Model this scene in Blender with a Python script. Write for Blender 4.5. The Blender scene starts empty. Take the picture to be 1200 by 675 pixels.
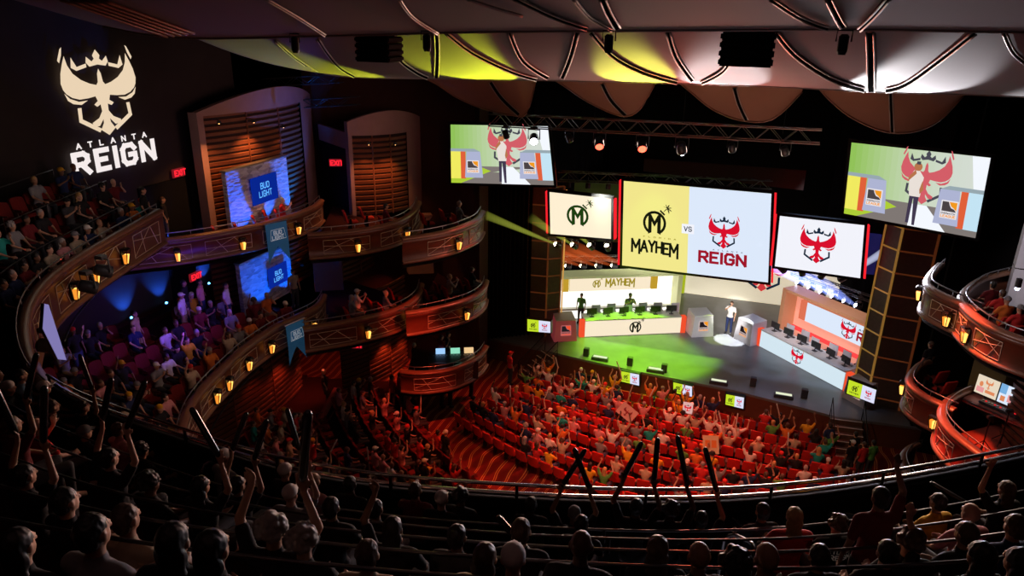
import bpy, bmesh, math, random
from mathutils import Vector, Matrix
random.seed(11)
S = bpy.context.scene
COL = S.collection
R_ = math.radians
# ------------------------------------------------------------------ camera
CAMZ = 16.2
FPX = 850.0
_p, _y, _r = R_(20.5), R_(18.7), R_(1.0)
_Fh = Vector((-math.sin(_y), math.cos(_y), 0)); _R0 = Vector((math.cos(_y), math.sin(_y), 0)); _Z = Vector((0, 0, 1))
CF = _Fh * math.cos(_p) - _Z * math.sin(_p)
_U0 = _Fh * math.sin(_p) + _Z * math.cos(_p)
CR = _R0 * math.cos(_r) + _U0 * math.sin(_r)
CU = -_R0 * math.sin(_r) + _U0 * math.cos(_r)
CC = Vector((0, 0, CAMZ))
cd = bpy.data.cameras.new('camera'); cam = bpy.data.objects.new('camera', cd); COL.objects.link(cam)
cam.matrix_world = Matrix.Translation(CC) @ Matrix((CR, CU, -CF)).transposed().to_4x4()
cd.sensor_width = 36; cd.lens = FPX / 1200 * 36; cd.clip_start = 0.1; cd.clip_end = 300
S.camera = cam
def ray(px, py): return CF + CR * ((px - 600) / FPX) + CU * ((337.5 - py) / FPX)
def atz(px, py, z):
    d = ray(px, py); return CC + d * ((z - CAMZ) / d.z)
def aty(px, py, y):
    d = ray(px, py); return CC + d * (y / d.y)
def atx(px, py, x):
    d = ray(px, py); return CC + d * (x / d.x)
def atpl(px, py, p0, n):
    d = ray(px, py); return CC + d * ((p0 - CC).dot(n) / d.dot(n))
def proj(P):
    d = Vector(P) - CC; z = d.dot(CF); return 600 + FPX * d.dot(CR) / z, 337.5 - FPX * d.dot(CU) / z
# ------------------------------------------------------------------ materials
MATS = {}
def mat(name, col, rough=.6, metal=0., emis=None, es=0., vary=.12, scale=6., spec=.5, bump=0., alpha=None):
    if name in MATS: return MATS[name]
    m = bpy.data.materials.new(name); m.use_nodes = True; nt = m.node_tree; b = nt.nodes['Principled BSDF']
    c = (*col, 1)
    b.inputs['Roughness'].default_value = rough; b.inputs['Metallic'].default_value = metal
    b.inputs['Specular IOR Level'].default_value = spec
    if vary > 0:
        tc = nt.nodes.new('ShaderNodeTexCoord'); n = nt.nodes.new('ShaderNodeTexNoise'); n.inputs['Scale'].default_value = scale
        n.inputs['Detail'].default_value = 3
        r = nt.nodes.new('ShaderNodeMapRange'); r.inputs['To Min'].default_value = 1 - vary; r.inputs['To Max'].default_value = 1 + vary
        mx = nt.nodes.new('ShaderNodeVectorMath'); mx.operation = 'SCALE'; mx.inputs[0].default_value = col
        nt.links.new(tc.outputs['Object'], n.inputs['Vector']); nt.links.new(n.outputs['Fac'], r.inputs['Value'])
        nt.links.new(r.outputs['Result'], mx.inputs['Scale']); nt.links.new(mx.outputs['Vector'], b.inputs['Base Color'])
        if bump:
            bp = nt.nodes.new('ShaderNodeBump'); bp.inputs['Strength'].default_value = bump; bp.inputs['Distance'].default_value = .03
            nt.links.new(n.outputs['Fac'], bp.inputs['Height']); nt.links.new(bp.outputs['Normal'], b.inputs['Normal'])
    else: b.inputs['Base Color'].default_value = c
    if emis is not None:
        b.inputs['Emission Color'].default_value = (*emis, 1); b.inputs['Emission Strength'].default_value = es
    MATS[name] = m; return m
def srgb(h):
    v = [int(h[i:i + 2], 16) / 255 for i in (0, 2, 4)]
    return tuple(x / 12.92 if x < .04045 else ((x + .055) / 1.055) ** 2.4 for x in v)
def emi(name, hexcol, s=1.):
    c = srgb(hexcol)
    return mat(name, (c[0] * .01, c[1] * .01, c[2] * .01), 1., 0, c, s, vary=0, spec=0.)
# ------------------------------------------------------------------ mesh collector
class MB:
    def __init__(s): s.v = []; s.f = []; s.m = []; s.mats = []
    def mi(s, m):
        if m not in s.mats: s.mats.append(m)
        return s.mats.index(m)
    def add(s, vs, fs, m):
        o = len(s.v); i = s.mi(m); s.v += [Vector(v) for v in vs]
        for f in fs: s.f.append([k + o for k in f]); s.m.append(i)
        return s
    def box(s, c, size, m, rz=0., rx=0., ry=0.):
        M = Matrix.Translation(Vector(c)) @ Matrix.Rotation(rz, 4, 'Z') @ Matrix.Rotation(ry, 4, 'Y') @ Matrix.Rotation(rx, 4, 'X')
        h = Vector(size) / 2
        vs = [M @ Vector((x * h.x, y * h.y, z * h.z)) for x in (-1, 1) for y in (-1, 1) for z in (-1, 1)]
        return s.add(vs, [(0, 1, 3, 2), (4, 6, 7, 5), (0, 4, 5, 1), (2, 3, 7, 6), (0, 2, 6, 4), (1, 5, 7, 3)], m)
    def bbox(s, c, size, m, bev=.02, rz=0., rx=0., seg=2):
        bm = bmesh.new(); bmesh.ops.create_cube(bm, size=1)
        for v in bm.verts: v.co = Vector((v.co.x * size[0], v.co.y * size[1], v.co.z * size[2]))
        bmesh.ops.bevel(bm, geom=bm.edges[:], offset=min(bev, min(size) * .49), segments=seg, affect='EDGES')
        M = Matrix.Translation(Vector(c)) @ Matrix.Rotation(rz, 4, 'Z') @ Matrix.Rotation(rx, 4, 'X')
        s.bm(bm, m, M); return s
    def bm(s, bm, m, M=Matrix()):
        bm.verts.index_update()
        s.add([M @ v.co for v in bm.verts], [[v.index for v in f.verts] for f in bm.faces], m); bm.free()
    def quad(s, a, b, c, d, m): return s.add([a, b, c, d], [(0, 1, 2, 3)], m)
    def hexa(s, base, top, m):   # two 4-point rings
        return s.add(list(base) + list(top), [(3, 2, 1, 0), (4, 5, 6, 7), (0, 1, 5, 4), (1, 2, 6, 5), (2, 3, 7, 6), (3, 0, 4, 7)], m)
    def prism(s, pts, dz, m):     # polygon extruded by vector dz
        n = len(pts); p = [Vector(q) for q in pts]; dz = Vector(dz)
        return s.add(p + [q + dz for q in p], [list(range(n))[::-1], list(range(n, 2 * n))] + [(i, (i + 1) % n, n + (i + 1) % n, n + i) for i in range(n)], m)
    def tube(s, path, r, m, seg=6, closed=False):
        P = [Vector(p) for p in path]; n = len(P); vs = []; fs = []
        if n < 2: return s
        rr = r if isinstance(r, (list, tuple)) else [r] * n
        for i, p in enumerate(P):
            t = (P[min(i + 1, n - 1)] - P[max(i - 1, 0)])
            if closed: t = P[(i + 1) % n] - P[i - 1]
            t.normalize(); a = Vector((0, 0, 1)) if abs(t.z) < .9 else Vector((1, 0, 0))
            u = t.cross(a).normalized(); w = u.cross(t)
            for k in range(seg):
                q = 2 * math.pi * k / seg; vs.append(p + u * (math.cos(q) * rr[i]) + w * (math.sin(q) * rr[i]))
        for i in range(n if closed else n - 1):
            for k in range(seg):
                a = i * seg; b = ((i + 1) % n) * seg
                fs.append((a + k, a + (k + 1) % seg, b + (k + 1) % seg, b + k))
        if not closed: fs += [list(range(seg))[::-1], [(n - 1) * seg + k for k in range(seg)]]
        return s.add(vs, fs, m)
    def lathe(s, prof, m, c=(0, 0, 0), seg=14, M=None):
        vs = []; fs = []; n = len(prof)
        for r, z in prof:
            for k in range(seg):
                q = 2 * math.pi * k / seg; vs.append(Vector((r * math.cos(q), r * math.sin(q), z)))
        M = M or Matrix.Translation(Vector(c))
        for i in range(n - 1):
            for k in range(seg): fs.append((i * seg + k, i * seg + (k + 1) % seg, (i + 1) * seg + (k + 1) % seg, (i + 1) * seg + k))
        fs += [list(range(seg))[::-1], [(n - 1) * seg + k for k in range(seg)]]
        return s.add([M @ v for v in vs], fs, m)
    def sheet(s, grid, m):        # grid[i][j] points
        n = len(grid); k = len(grid[0]); vs = [p for r in grid for p in r]
        return s.add(vs, [(i * k + j, i * k + j + 1, (i + 1) * k + j + 1, (i + 1) * k + j) for i in range(n - 1) for j in range(k - 1)], m)
    def sphere(s, c, r, m, seg=10, rings=7):
        if not isinstance(r, (tuple, list)): r = (r, r, r)
        bm = bmesh.new(); bmesh.ops.create_uvsphere(bm, u_segments=seg, v_segments=rings, radius=1)
        s.bm(bm, m, Matrix.Translation(Vector(c)) @ Matrix.Diagonal((*r, 1))); return s
    def poly(s, pts, m): return s.add(pts, [list(range(len(pts)))], m)
    def build(s, name, parent=None, label=None, cat=None, group=None, kind=None, smooth=False, world=True, tri=False):
        me = bpy.data.meshes.new(name)
        if not s.v: s.v = [Vector((0, 0, 0))]
        if world:
            lo = Vector([min(v[i] for v in s.v) for i in range(3)]); hi = Vector([max(v[i] for v in s.v) for i in range(3)])
            c = Vector(((lo.x + hi.x) / 2, (lo.y + hi.y) / 2, lo.z if parent is None else (lo.z + hi.z) / 2))
        else: c = Vector((0, 0, 0))
        me.from_pydata([v - c for v in s.v], [], s.f); me.validate()
        for m in s.mats: me.materials.append(m)
        if len(me.polygons) == len(s.m): me.polygons.foreach_set('material_index', s.m)
        if smooth: me.polygons.foreach_set('use_smooth', [True] * len(me.polygons))
        if tri:
            b = bmesh.new(); b.from_mesh(me); bmesh.ops.triangulate(b, faces=b.faces[:]); b.to_mesh(me); b.free()
        me.update()
        o = bpy.data.objects.new(name, me); COL.objects.link(o); o.location = c
        if parent is not None:
            o.parent = parent
            if world:
                o.location = c - ROOTLOC.get(parent.name, Vector((0, 0, 0)))
            ROOTLOC[o.name] = c
        else: ROOTLOC[o.name] = c
        tag(o, label, cat, group, kind); return o
ROOTLOC = {}
def tag(o, label=None, cat=None, group=None, kind=None):
    if label: o['label'] = label
    if cat: o['category'] = cat
    if group: o['group'] = group
    if kind: o['kind'] = kind
    return o
def empty(name, loc=(0, 0, 0), label=None, cat=None, group=None, rz=0.):
    o = bpy.data.objects.new(name, None); COL.objects.link(o); o.location = loc; o.rotation_euler = (0, 0, rz); o.empty_display_size = .2
    ROOTLOC[o.name] = Vector(loc); return tag(o, label, cat, group)
def copy_tree(o, parent=None):
    c = o.copy(); COL.objects.link(c); c.parent = parent
    for ch in list(o.children): copy_tree(ch, c)
    return c
def catmull(pts, n=8):
    P = [Vector(p) for p in pts]; out = []
    for i in range(len(P) - 1):
        a = P[max(i - 1, 0)]; b = P[i]; c = P[i + 1]; d = P[min(i + 2, len(P) - 1)]
        for k in range(n):
            t = k / n
            out.append(.5 * ((2 * b) + (c - a) * t + (2 * a - 5 * b + 4 * c - d) * t * t + (-a + 3 * b - 3 * c + d) * t ** 3))
    out.append(P[-1]); return out
def resample(P, step):
    L = [0]
    for i in range(1, len(P)): L.append(L[-1] + (P[i] - P[i - 1]).length)
    n = max(2, int(round(L[-1] / step))); out = []; j = 0
    for k in range(n + 1):
        s = L[-1] * k / n
        while j < len(P) - 2 and L[j + 1] < s: j += 1
        d = L[j + 1] - L[j]; out.append(P[j].lerp(P[j + 1], 0 if d < 1e-9 else (s - L[j]) / d))
    return out
ORD = ['', 'first', 'second', 'third', 'fourth', 'fifth', 'sixth', 'seventh', 'eighth', 'ninth', 'tenth', 'eleventh', 'twelfth', 'thirteenth',
       'fourteenth', 'fifteenth', 'sixteenth', 'seventeenth', 'eighteenth', 'nineteenth', 'twentieth', 'twenty-first', 'twenty-second', 'twenty-third',
       'twenty-fourth', 'twenty-fifth', 'twenty-sixth', 'twenty-seventh', 'twenty-eighth', 'twenty-ninth', 'thirtieth'] + ['%dth' % i for i in range(31, 99)]
# ------------------------------------------------------------------ lamps
def spot(name, loc, target, energy, col, size=30., blend=.4, radius=.15):
    l = bpy.data.lights.new(name, 'SPOT'); l.energy = energy; l.color = col; l.spot_size = R_(size); l.spot_blend = blend; l.shadow_soft_size = radius
    o = bpy.data.objects.new(name, l); COL.objects.link(o); o.location = loc
    o.rotation_euler = (Vector(target) - Vector(loc)).to_track_quat('-Z', 'Y').to_euler(); return o
def point(name, loc, energy, col, radius=.1):
    l = bpy.data.lights.new(name, 'POINT'); l.energy = energy; l.color = col; l.shadow_soft_size = radius
    o = bpy.data.objects.new(name, l); COL.objects.link(o); o.location = loc; return o
def area(name, loc, target, energy, col, sx=2., sy=2., spread=180.):
    l = bpy.data.lights.new(name, 'AREA'); l.energy = energy; l.color = col; l.shape = 'RECTANGLE'; l.size = sx; l.size_y = sy; l.spread = R_(spread)
    o = bpy.data.objects.new(name, l); COL.objects.link(o); o.location = loc
    o.rotation_euler = (Vector(target) - Vector(loc)).to_track_quat('-Z', 'Y').to_euler(); return o
# ------------------------------------------------------------------ common materials
WOOD = mat('dark_wood', (.085, .028, .016), .35, vary=.35, scale=3)
WOODRED = mat('cherry_wood', (.13, .04, .022), .32, vary=.3, scale=3)
RIMWOOD = mat('rim_wood', (.22, .1, .06), .28, vary=.25, scale=4)
BLACK = mat('black_metal', (.01, .01, .011), .4, .3, vary=0)
BLACKM = mat('black_matte', (.006, .006, .007), .9, vary=0, spec=.1)
STEEL = mat('brushed_steel', (.35, .35, .37), .28, .9, vary=.1)
DSTEEL = mat('dull_steel', (.12, .12, .13), .35, .9, vary=.1)
WHITE = mat('white_plastic', (.7, .7, .7), .5, vary=.04)
GREYP = mat('grey_panel', (.62, .6, .64), .5, vary=.05)
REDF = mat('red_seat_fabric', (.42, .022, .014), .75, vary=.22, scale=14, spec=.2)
DREDF = mat('shaded_red_seat_fabric', (.16, .012, .01), .8, vary=.2, scale=14, spec=.2)  # darker copy of the seat red, gloom of the tiers painted in
INLAY = mat('pale_inlay', (.6, .48, .36), .4, vary=.1)
WALLD = mat('dark_wall_plaster', (.035, .026, .024), .85, vary=.2, scale=1.2, spec=.15)
WALLB = mat('blackened_wall', (.006, .005, .005), .95, vary=.2, scale=1., spec=.05)
PLASTER = mat('mauve_plaster', (.3, .17, .15), .8, vary=.12, scale=2.5, spec=.15)
# ------------------------------------------------------------------ people: one fused skin per pose
def _cap(bm, a, b, ra, rb, seg=12):
    a = Vector(a); b = Vector(b); d = b - a; L = d.length
    for p, r in ((a, ra), (b, rb)):
        bmesh.ops.create_icosphere(bm, subdivisions=2, radius=r, matrix=Matrix.Translation(p))
    if L > 1e-4:
        M = Matrix.Translation((a + b) / 2) @ d.to_track_quat('Z', 'Y').to_matrix().to_4x4()
        bmesh.ops.create_cone(bm, cap_ends=True, segments=seg, radius1=ra, radius2=rb, depth=L, matrix=M)
def _ell(bm, c, r, rx=0., rz=0.):
    M = Matrix.Translation(Vector(c)) @ Matrix.Rotation(rz, 4, 'Z') @ Matrix.Rotation(rx, 4, 'X') @ Matrix.Diagonal((*r, 1))
    bmesh.ops.create_icosphere(bm, subdivisions=3, radius=1, matrix=M)
def _bake(bm, name, voxel, smooth=3):
    me = bpy.data.meshes.new('tmp'); bm.to_mesh(me); bm.free()
    o = bpy.data.objects.new('tmp', me); COL.objects.link(o)
    r = o.modifiers.new('r', 'REMESH'); r.mode = 'VOXEL'; r.voxel_size = voxel; r.use_smooth_shade = True
    s = o.modifiers.new('s', 'SMOOTH'); s.factor = .5; s.iterations = smooth
    dg = bpy.context.evaluated_depsgraph_get(); out = bpy.data.meshes.new_from_object(o.evaluated_get(dg))
    out.name = name; bpy.data.objects.remove(o); bpy.data.meshes.remove(me)
    out.materials.clear(); out.materials.append(None); return out
SKIN = [mat('skin_%s' % n, c, .55, vary=.05) for n, c in (('fair', (.62, .36, .25)), ('tan', (.48, .26, .16)), ('olive', (.36, .19, .11)), ('brown', (.2, .095, .055)), ('deep', (.1, .045, .028)))]
HAIR = dict(black=mat('black_hair', (.012, .009, .008), .5, vary=.3, scale=40), brown=mat('brown_hair', (.07, .035, .018), .5, vary=.3, scale=40),
            blond=mat('blond_hair', (.45, .27, .1), .5, vary=.3, scale=40), grey=mat('grey_hair', (.3, .28, .26), .6, vary=.3, scale=40))
CLOTH = {k: mat(k + '_cloth', c, .85, vary=.12, scale=20, spec=.2) for k, c in dict(
    black=(.015, .014, .016), white=(.68, .64, .6), red=(.55, .03, .03), yellow=(.68, .36, .02), navy=(.02, .03, .09), teal=(.02, .3, .26),
    green=(.1, .3, .06), grey=(.2, .2, .21), pink=(.6, .25, .26), orange=(.65, .17, .03), beige=(.45, .35, .24), maroon=(.14, .015, .02),
    charcoal=(.05, .05, .055), sky=(.2, .38, .55), denim=(.04, .06, .13), khaki=(.38, .28, .13)).items()}
GLOW = mat('red_glow', (.4, .01, .01), .5, 0, (1, .06, .03), 6, vary=0)
def arm(bm, s, sh, el, wr, hd, fingers=True, curl=.3):
    sh, el, wr = Vector(sh), Vector(el), Vector(wr); hd = Vector(hd).normalized()
    _cap(bm, sh, el, .05, .038); _cap(bm, el, wr, .038, .026)
    side = (el - sh).cross(wr - el)
    if side.length < 1e-3: side = Vector((1, 0, 0))
    side = hd.cross(side.normalized()); side.normalize(); nrm = hd.cross(side)
    palm = wr + hd * .085
    _cap(bm, wr, palm - side * .02, .024, .022); _cap(bm, wr, palm + side * .02, .024, .022)
    if fingers:
        for i, (o, L) in enumerate(((-.033, .062), (-.011, .075), (.011, .078), (.033, .068))):
            b0 = palm + side * o; b1 = b0 + (hd + side * o * 3 + nrm * .15) .normalized() * L * .55; b2 = b1 + (hd + nrm * curl * 2 + side * o * 3).normalized() * L * .45
            _cap(bm, b0, b1, .0115, .0105, 6); _cap(bm, b1, b2, .0105, .009, 6)
        t0 = wr + hd * .03 + side * .02; t1 = t0 + (hd * .6 + side * .9).normalized() * .045; t2 = t1 + (hd + side * .25).normalized() * .03
        _cap(bm, t0, t1, .013, .012, 6); _cap(bm, t1, t2, .012, .01, 6)
    return palm, hd
def pose_joints(kind):
    st = kind.startswith('stand'); dz = .39 if st else 0.
    d = dict(dz=dz, st=st)
    rest = lambda s: ((s * .25, .1, .84), (s * .13, .33, .7), (0 - s * .1, .3, -.05))
    up = lambda s: ((s * .3, .1, 1.3), (s * .2, .14, 1.56), (-s * .1, .02, 1))
    upw = lambda s: ((s * .4, .06, 1.22), (s * .42, .1, 1.48), (s * .1, .05, 1))
    clap = lambda s: ((s * .27, .14, .9), (s * .08, .33, 1.06), (-s * .15, .3, 1))
    face = lambda s: ((s * .25, .2, .95), (s * .07, .27, 1.17), (-s * .1, .1, 1))
    down = lambda s: ((s * .25, -.03, .8), (s * .24, .07, .56), (0, .12, -1))
    hip = lambda s: ((s * .34, -.1, .86), (s * .2, .08, .76), (-s * .8, .4, -.3))
    A = dict(sit_rest=(rest, rest), sit_cheer=(up, up), sit_wave=(rest, up), sit_wave_left=(up, rest), sit_clap=(clap, clap), sit_wide=(upw, upw), sit_phone=(face, rest),
             stand_rest=(down, down), stand_cheer=(up, up), stand_mic=(down, face), stand_clap=(clap, clap), stand_hip=(hip, down), stand_wave=(down, up))[kind]
    d['L'] = A[0](-1); d['R'] = A[1](1)
    if kind == 'stand_mic': d['R'] = ((.24, .12, .96), (.05, .2, 1.17), (-.3, .05, .6))
    return d
POSES = {}
def make_pose(kind, near=False):
    key = (kind, near)
    if key in POSES: return POSES[key]
    vx = .0095 if near else .02
    J = pose_joints(kind); dz = Vector((0, 0, J['dz'])); st = J['st']
    V = lambda *a: Vector(a) + dz
    bm = bmesh.new()
    _ell(bm, V(0, 0, .56), (.16, .115, .12)); _cap(bm, V(0, 0, .62), V(0, -.01, .82), .115, .12)
    _ell(bm, V(0, -.01, .95), (.165, .115, .19)); _cap(bm, V(-.15, -.01, 1.07), V(.15, -.01, 1.07), .062, .062)
    _cap(bm, V(0, -.01, 1.08), V(0, .01, 1.22), .062, .052)
    HZ = V(0, .02, 1.3)
    h = lambda x, y, z: HZ + Vector((x, y, z))
    _ell(bm, h(0, -.01, .025), (.076, .095, .1)); _ell(bm, h(0, .02, -.035), (.06, .07, .075)); _ell(bm, h(0, .055, -.085), (.032, .03, .026))
    _cap(bm, h(0, .085, .02), h(0, .108, -.02), .01, .016, 6)                       # nose
    _cap(bm, h(-.03, .082, .03), h(.03, .082, .03), .014, .014, 6)                   # brow
    _cap(bm, h(-.018, .082, -.055), h(.018, .082, -.055), .011, .011, 6)            # lips
    for s in (-1, 1): _ell(bm, h(s * .078, -.005, -.005), (.013, .022, .034))      # ears
    hands = []
    for s, k in ((-1, 'L'), (1, 'R')):
        el, wr, hd = J[k]; hands.append(arm(bm, s, V(s * .185, -.01, 1.065), Vector(el) + dz, Vector(wr) + dz, hd, fingers=True))
    if st: legs = [[(s * .09, 0, .92), (s * .11, .02, .5), (s * .12, -.02, .1), (s * .14, .11, .045)] for s in (-1, 1)]
    else: legs = [[(s * .09, .03, .55), (s * .13, .45, .53), (s * .13, .43, .11), (s * .14, .57, .045)] for s in (-1, 1)]
    for l in legs:
        _cap(bm, l[0], l[1], .086, .058); _cap(bm, l[1], l[2], .056, .038); _cap(bm, l[2], l[3], .042, .036)
    body = _bake(bm, 'body', vx)
    bm = bmesh.new()
    _ell(bm, V(0, 0, .6), (.172, .128, .12)); _cap(bm, V(0, 0, .62), V(0, -.01, .82), .13, .134)
    _ell(bm, V(0, -.01, .95), (.18, .13, .19)); _cap(bm, V(-.155, -.01, 1.065), V(.155, -.01, 1.065), .073, .073)
    _cap(bm, V(0, -.01, 1.09), V(0, 0, 1.14), .076, .066)
    for s, k in ((-1, 'L'), (1, 'R')):
        el = Vector(J[k][0]) + dz; sh = V(s * .185, -.01, 1.065); _cap(bm, sh, sh.lerp(el, .72), .066, .056)
    shirt = _bake(bm, 'shirt', vx * 1.25)
    bm = bmesh.new(); _ell(bm, V(0, 0, .54), (.168, .125, .105))
    for l in legs: _cap(bm, l[0], l[1], .098, .07); _cap(bm, l[1], Vector(l[1]).lerp(Vector(l[2]), .93), .068, .055)
    trousers = _bake(bm, 'trousers', vx * 1.3)
    bm = bmesh.new()
    for l in legs: _cap(bm, l[2], l[3], .05, .045); _cap(bm, Vector(l[2]) + Vector((0, -.03, -.05)), l[3], .045, .045)
    shoes = _bake(bm, 'shoes', .014)
    POSES[key] = dict(body=body, shirt=shirt, trousers=trousers, shoes=shoes, head=HZ, hands=hands, dz=J['dz']); return POSES[key]
HM = {}
def hair_mesh(kind):
    if kind in HM: return HM[kind]
    bm = bmesh.new(); vx = .008
    if kind in ('cap', 'backcap', 'beanie'):
        _ell(bm, (0, -.012, .055), (.09, .108, .085))
        if kind != 'beanie':
            s = 1 if kind == 'cap' else -1
            for x in (-.045, -.02, 0, .02, .045): _cap(bm, (x * 1.1, s * .06, .048), (x, s * .165 - s * abs(x) * .6, .036), .012, .008, 6)
        else: _ell(bm, (0, -.012, .04), (.094, .112, .04))
    elif kind == 'short': _ell(bm, (0, -.022, .042), (.083, .1, .096)); _ell(bm, (0, -.045, -.02), (.076, .065, .07))
    elif kind == 'long':
        _ell(bm, (0, -.024, .04), (.088, .103, .1)); _ell(bm, (0, -.06, -.06), (.095, .06, .12)); _ell(bm, (0, -.075, -.17), (.09, .045, .12))
    elif kind == 'curly':
        _ell(bm, (0, -.025, .045), (.095, .108, .1)); rr = random.Random(4)
        for i in range(60):
            a = rr.uniform(0, 6.28); e = rr.uniform(-.5, 1.5); p = Vector((math.cos(a) * math.cos(e) * .098, -.03 + math.sin(a) * math.cos(e) * .1, .045 + math.sin(e) * .1))
            if p.y < .06 or p.z > .08: _ell(bm, p, (.026, .026, .026))
    elif kind == 'bun': _ell(bm, (0, -.022, .042), (.084, .1, .097)); _ell(bm, (0, -.04, -.02), (.078, .07, .07)); _ell(bm, (0, -.1, .09), (.045, .045, .045))
    elif kind == 'bald': bm.free(); return None
    HM[kind] = _bake(bm, 'cap' if kind in ('cap', 'backcap', 'beanie') else 'hair', vx, 2)
    if kind in ('short', 'long', 'bun'):
        from mathutils import noise
        for v in HM[kind].vertices:
            q = v.co * (55 if kind == 'short' else 40); q.z *= .35; v.co += v.normal * (.006 * noise.noise(q) + .005 * noise.noise(v.co * 18))
    return HM[kind]
HAIRWORD = dict(short='short {} hair', long='long {} hair', curly='curly {} hair', bun='{} hair in a bun', bald='bald head', cap='{} cap', backcap='{} cap worn backwards', beanie='{} beanie')
POSEWORD = dict(sit_rest='sitting with hands in lap', sit_cheer='sitting with both arms raised', sit_wave='sitting with right arm raised', sit_wave_left='sitting with left arm raised',
                sit_clap='sitting and clapping', sit_wide='sitting with arms spread high', sit_phone='sitting with a hand to the face', stand_rest='standing with arms down',
                stand_cheer='standing with both arms up', stand_mic='standing and speaking into a microphone', stand_clap='standing with hands together', stand_hip='standing with hand on hip', stand_wave='standing with one arm up')
def part(name, me, parent, m, loc=(0, 0, 0)):
    o = bpy.data.objects.new(name, me); COL.objects.link(o); o.parent = parent; o.location = loc
    if o.material_slots: o.material_slots[0].link = 'OBJECT'; o.material_slots[0].material = m
    return o
PEOPLE_N = [0]
def person(loc, rz, pose='sit_rest', hair='short', hcol='black', shirt='black', trousers='denim', skin=0, where='', group=None, near=False, glow=False, stick=None, scale=1., extra=''):
    P = make_pose(pose, near); PEOPLE_N[0] += 1
    hw = HAIRWORD[hair].format(hcol)
    lab = 'person in %s shirt, %s, %s%s, %s' % (shirt, hw, POSEWORD[pose].replace('sitting with ', '').replace('standing with ', 'standing, '), extra, where)
    w = lab.split()
    if len(w) > 16: lab = 'person in %s shirt with %s, %s' % (shirt, hw, where)
    w = lab.split()
    if len(w) > 16: lab = 'person in %s shirt, %s' % (shirt, where)
    o = empty('person', loc, lab, 'person', group, rz); o.scale = (scale,) * 3
    part('body', P['body'], o, SKIN[skin]); part('shirt', P['shirt'], o, CLOTH[shirt]); part('trousers', P['trousers'], o, CLOTH[trousers])
    if P['dz'] > 0: part('shoes', P['shoes'], o, CLOTH['charcoal' if trousers != 'charcoal' else 'black'])
    me = hair_mesh(hair)
    if me: part(me.name.split('.')[0], me, o, CLOTH.get(hcol) if hair in ('cap', 'backcap', 'beanie') else HAIR[hcol], P['head'])
    if glow:
        part('glow_wristband', GLOWME, o, GLOW, P['hands'][1][0] - P['hands'][1][1] * .07)
    if stick:
        for i in ((0, 1) if stick == 2 else (1,)):
            p, h = P['hands'][i]; Mz = Matrix.Rotation(rz, 4, 'Z'); wp = Vector(loc) + (Mz @ (p * scale)); d = Mz @ h
            d = (d + Vector((random.uniform(-.6, .6), random.uniform(-.2, .6), .35))).normalized()
            s = bpy.data.objects.new('inflatable_stick', STICKME if where.startswith(('near', 'balcony')) or near else WSTICKME); COL.objects.link(s); s.location = wp
            s.rotation_euler = d.to_track_quat('Z', 'Y').to_euler()
            tag(s, '%s inflatable cheering stick held up by the %s' % ('black' if s.data is STICKME else 'white', 'person in %s shirt %s' % (shirt, where)), 'cheering stick', 'inflatable sticks held by the crowd')
            if len(s['label'].split()) > 16: s['label'] = ' '.join(('cheering stick held by person %s' % where).split()[:16])
    return o
b = MB(); b.sphere((0, 0, 0), .022, None, 8, 5); b.mats = []; GLOWME = bpy.data.meshes.new('glow_wristband'); GLOWME.from_pydata(b.v, [], b.f); GLOWME.materials.append(None)
def stick_mesh(name, L, r, m):
    b = MB(); prof = [(.3 * r, 0), (r * .8, .02), (r, .06)] + [(r, L - .06), (r * .8, L - .02), (.3 * r, L)]
    b.lathe(prof, m, seg=12)
    me = bpy.data.meshes.new(name); me.from_pydata(b.v, [], b.f); me.materials.append(m); me.polygons.foreach_set('use_smooth', [True] * len(me.polygons)); return me
def stick_mat():
    m = mat('black_glossy_film', (.012, .012, .014), .22, vary=0, spec=.7); return m
STICKME = stick_mesh('inflatable_stick', .62, .036, stick_mat()); WSTICKME = stick_mesh('inflatable_stick', .55, .026, mat('pale_film', (.6, .55, .5), .3, vary=.05))
# ------------------------------------------------------------------ stroke lettering and emblems
G = {}
def g(ch, w, *st): G[ch] = (w, st)
g('A', .8, [(0, 0), (.4, 1), (.8, 0)], [(.16, .35), (.64, .35)]); g('B', .7, [(0, 0), (0, 1), (.5, 1), (.65, .85), (.65, .65), (.5, .52), (0, .52)], [(.5, .52), (.7, .38), (.7, .15), (.55, 0), (0, 0)])
g('C', .7, [(.7, .8), (.55, 1), (.15, 1), (0, .8), (0, .2), (.15, 0), (.55, 0), (.7, .2)]); g('D', .7, [(0, 0), (0, 1), (.5, 1), (.7, .8), (.7, .2), (.5, 0), (0, 0)])
g('E', .62, [(.62, 1), (0, 1), (0, 0), (.62, 0)], [(0, .52), (.5, .52)]); g('F', .6, [(.6, 1), (0, 1), (0, 0)], [(0, .52), (.5, .52)])
g('G', .72, [(.7, .8), (.55, 1), (.15, 1), (0, .8), (0, .2), (.15, 0), (.55, 0), (.7, .2), (.7, .48), (.4, .48)]); g('H', .7, [(0, 0), (0, 1)], [(.7, 0), (.7, 1)], [(0, .5), (.7, .5)])
g('I', .1, [(.05, 0), (.05, 1)]); g('L', .58, [(0, 1), (0, 0), (.58, 0)]); g('M', .95, [(0, 0), (.0, 1), (.475, .35), (.95, 1), (.95, 0)]); g('N', .72, [(0, 0), (0, 1), (.72, 0), (.72, 1)])
g('O', .74, [(.15, 0), (0, .2), (0, .8), (.15, 1), (.59, 1), (.74, .8), (.74, .2), (.59, 0), (.15, 0)]); g('R', .7, [(0, 0), (0, 1), (.5, 1), (.68, .85), (.68, .6), (.5, .46), (0, .46)], [(.35, .46), (.7, 0)])
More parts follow.
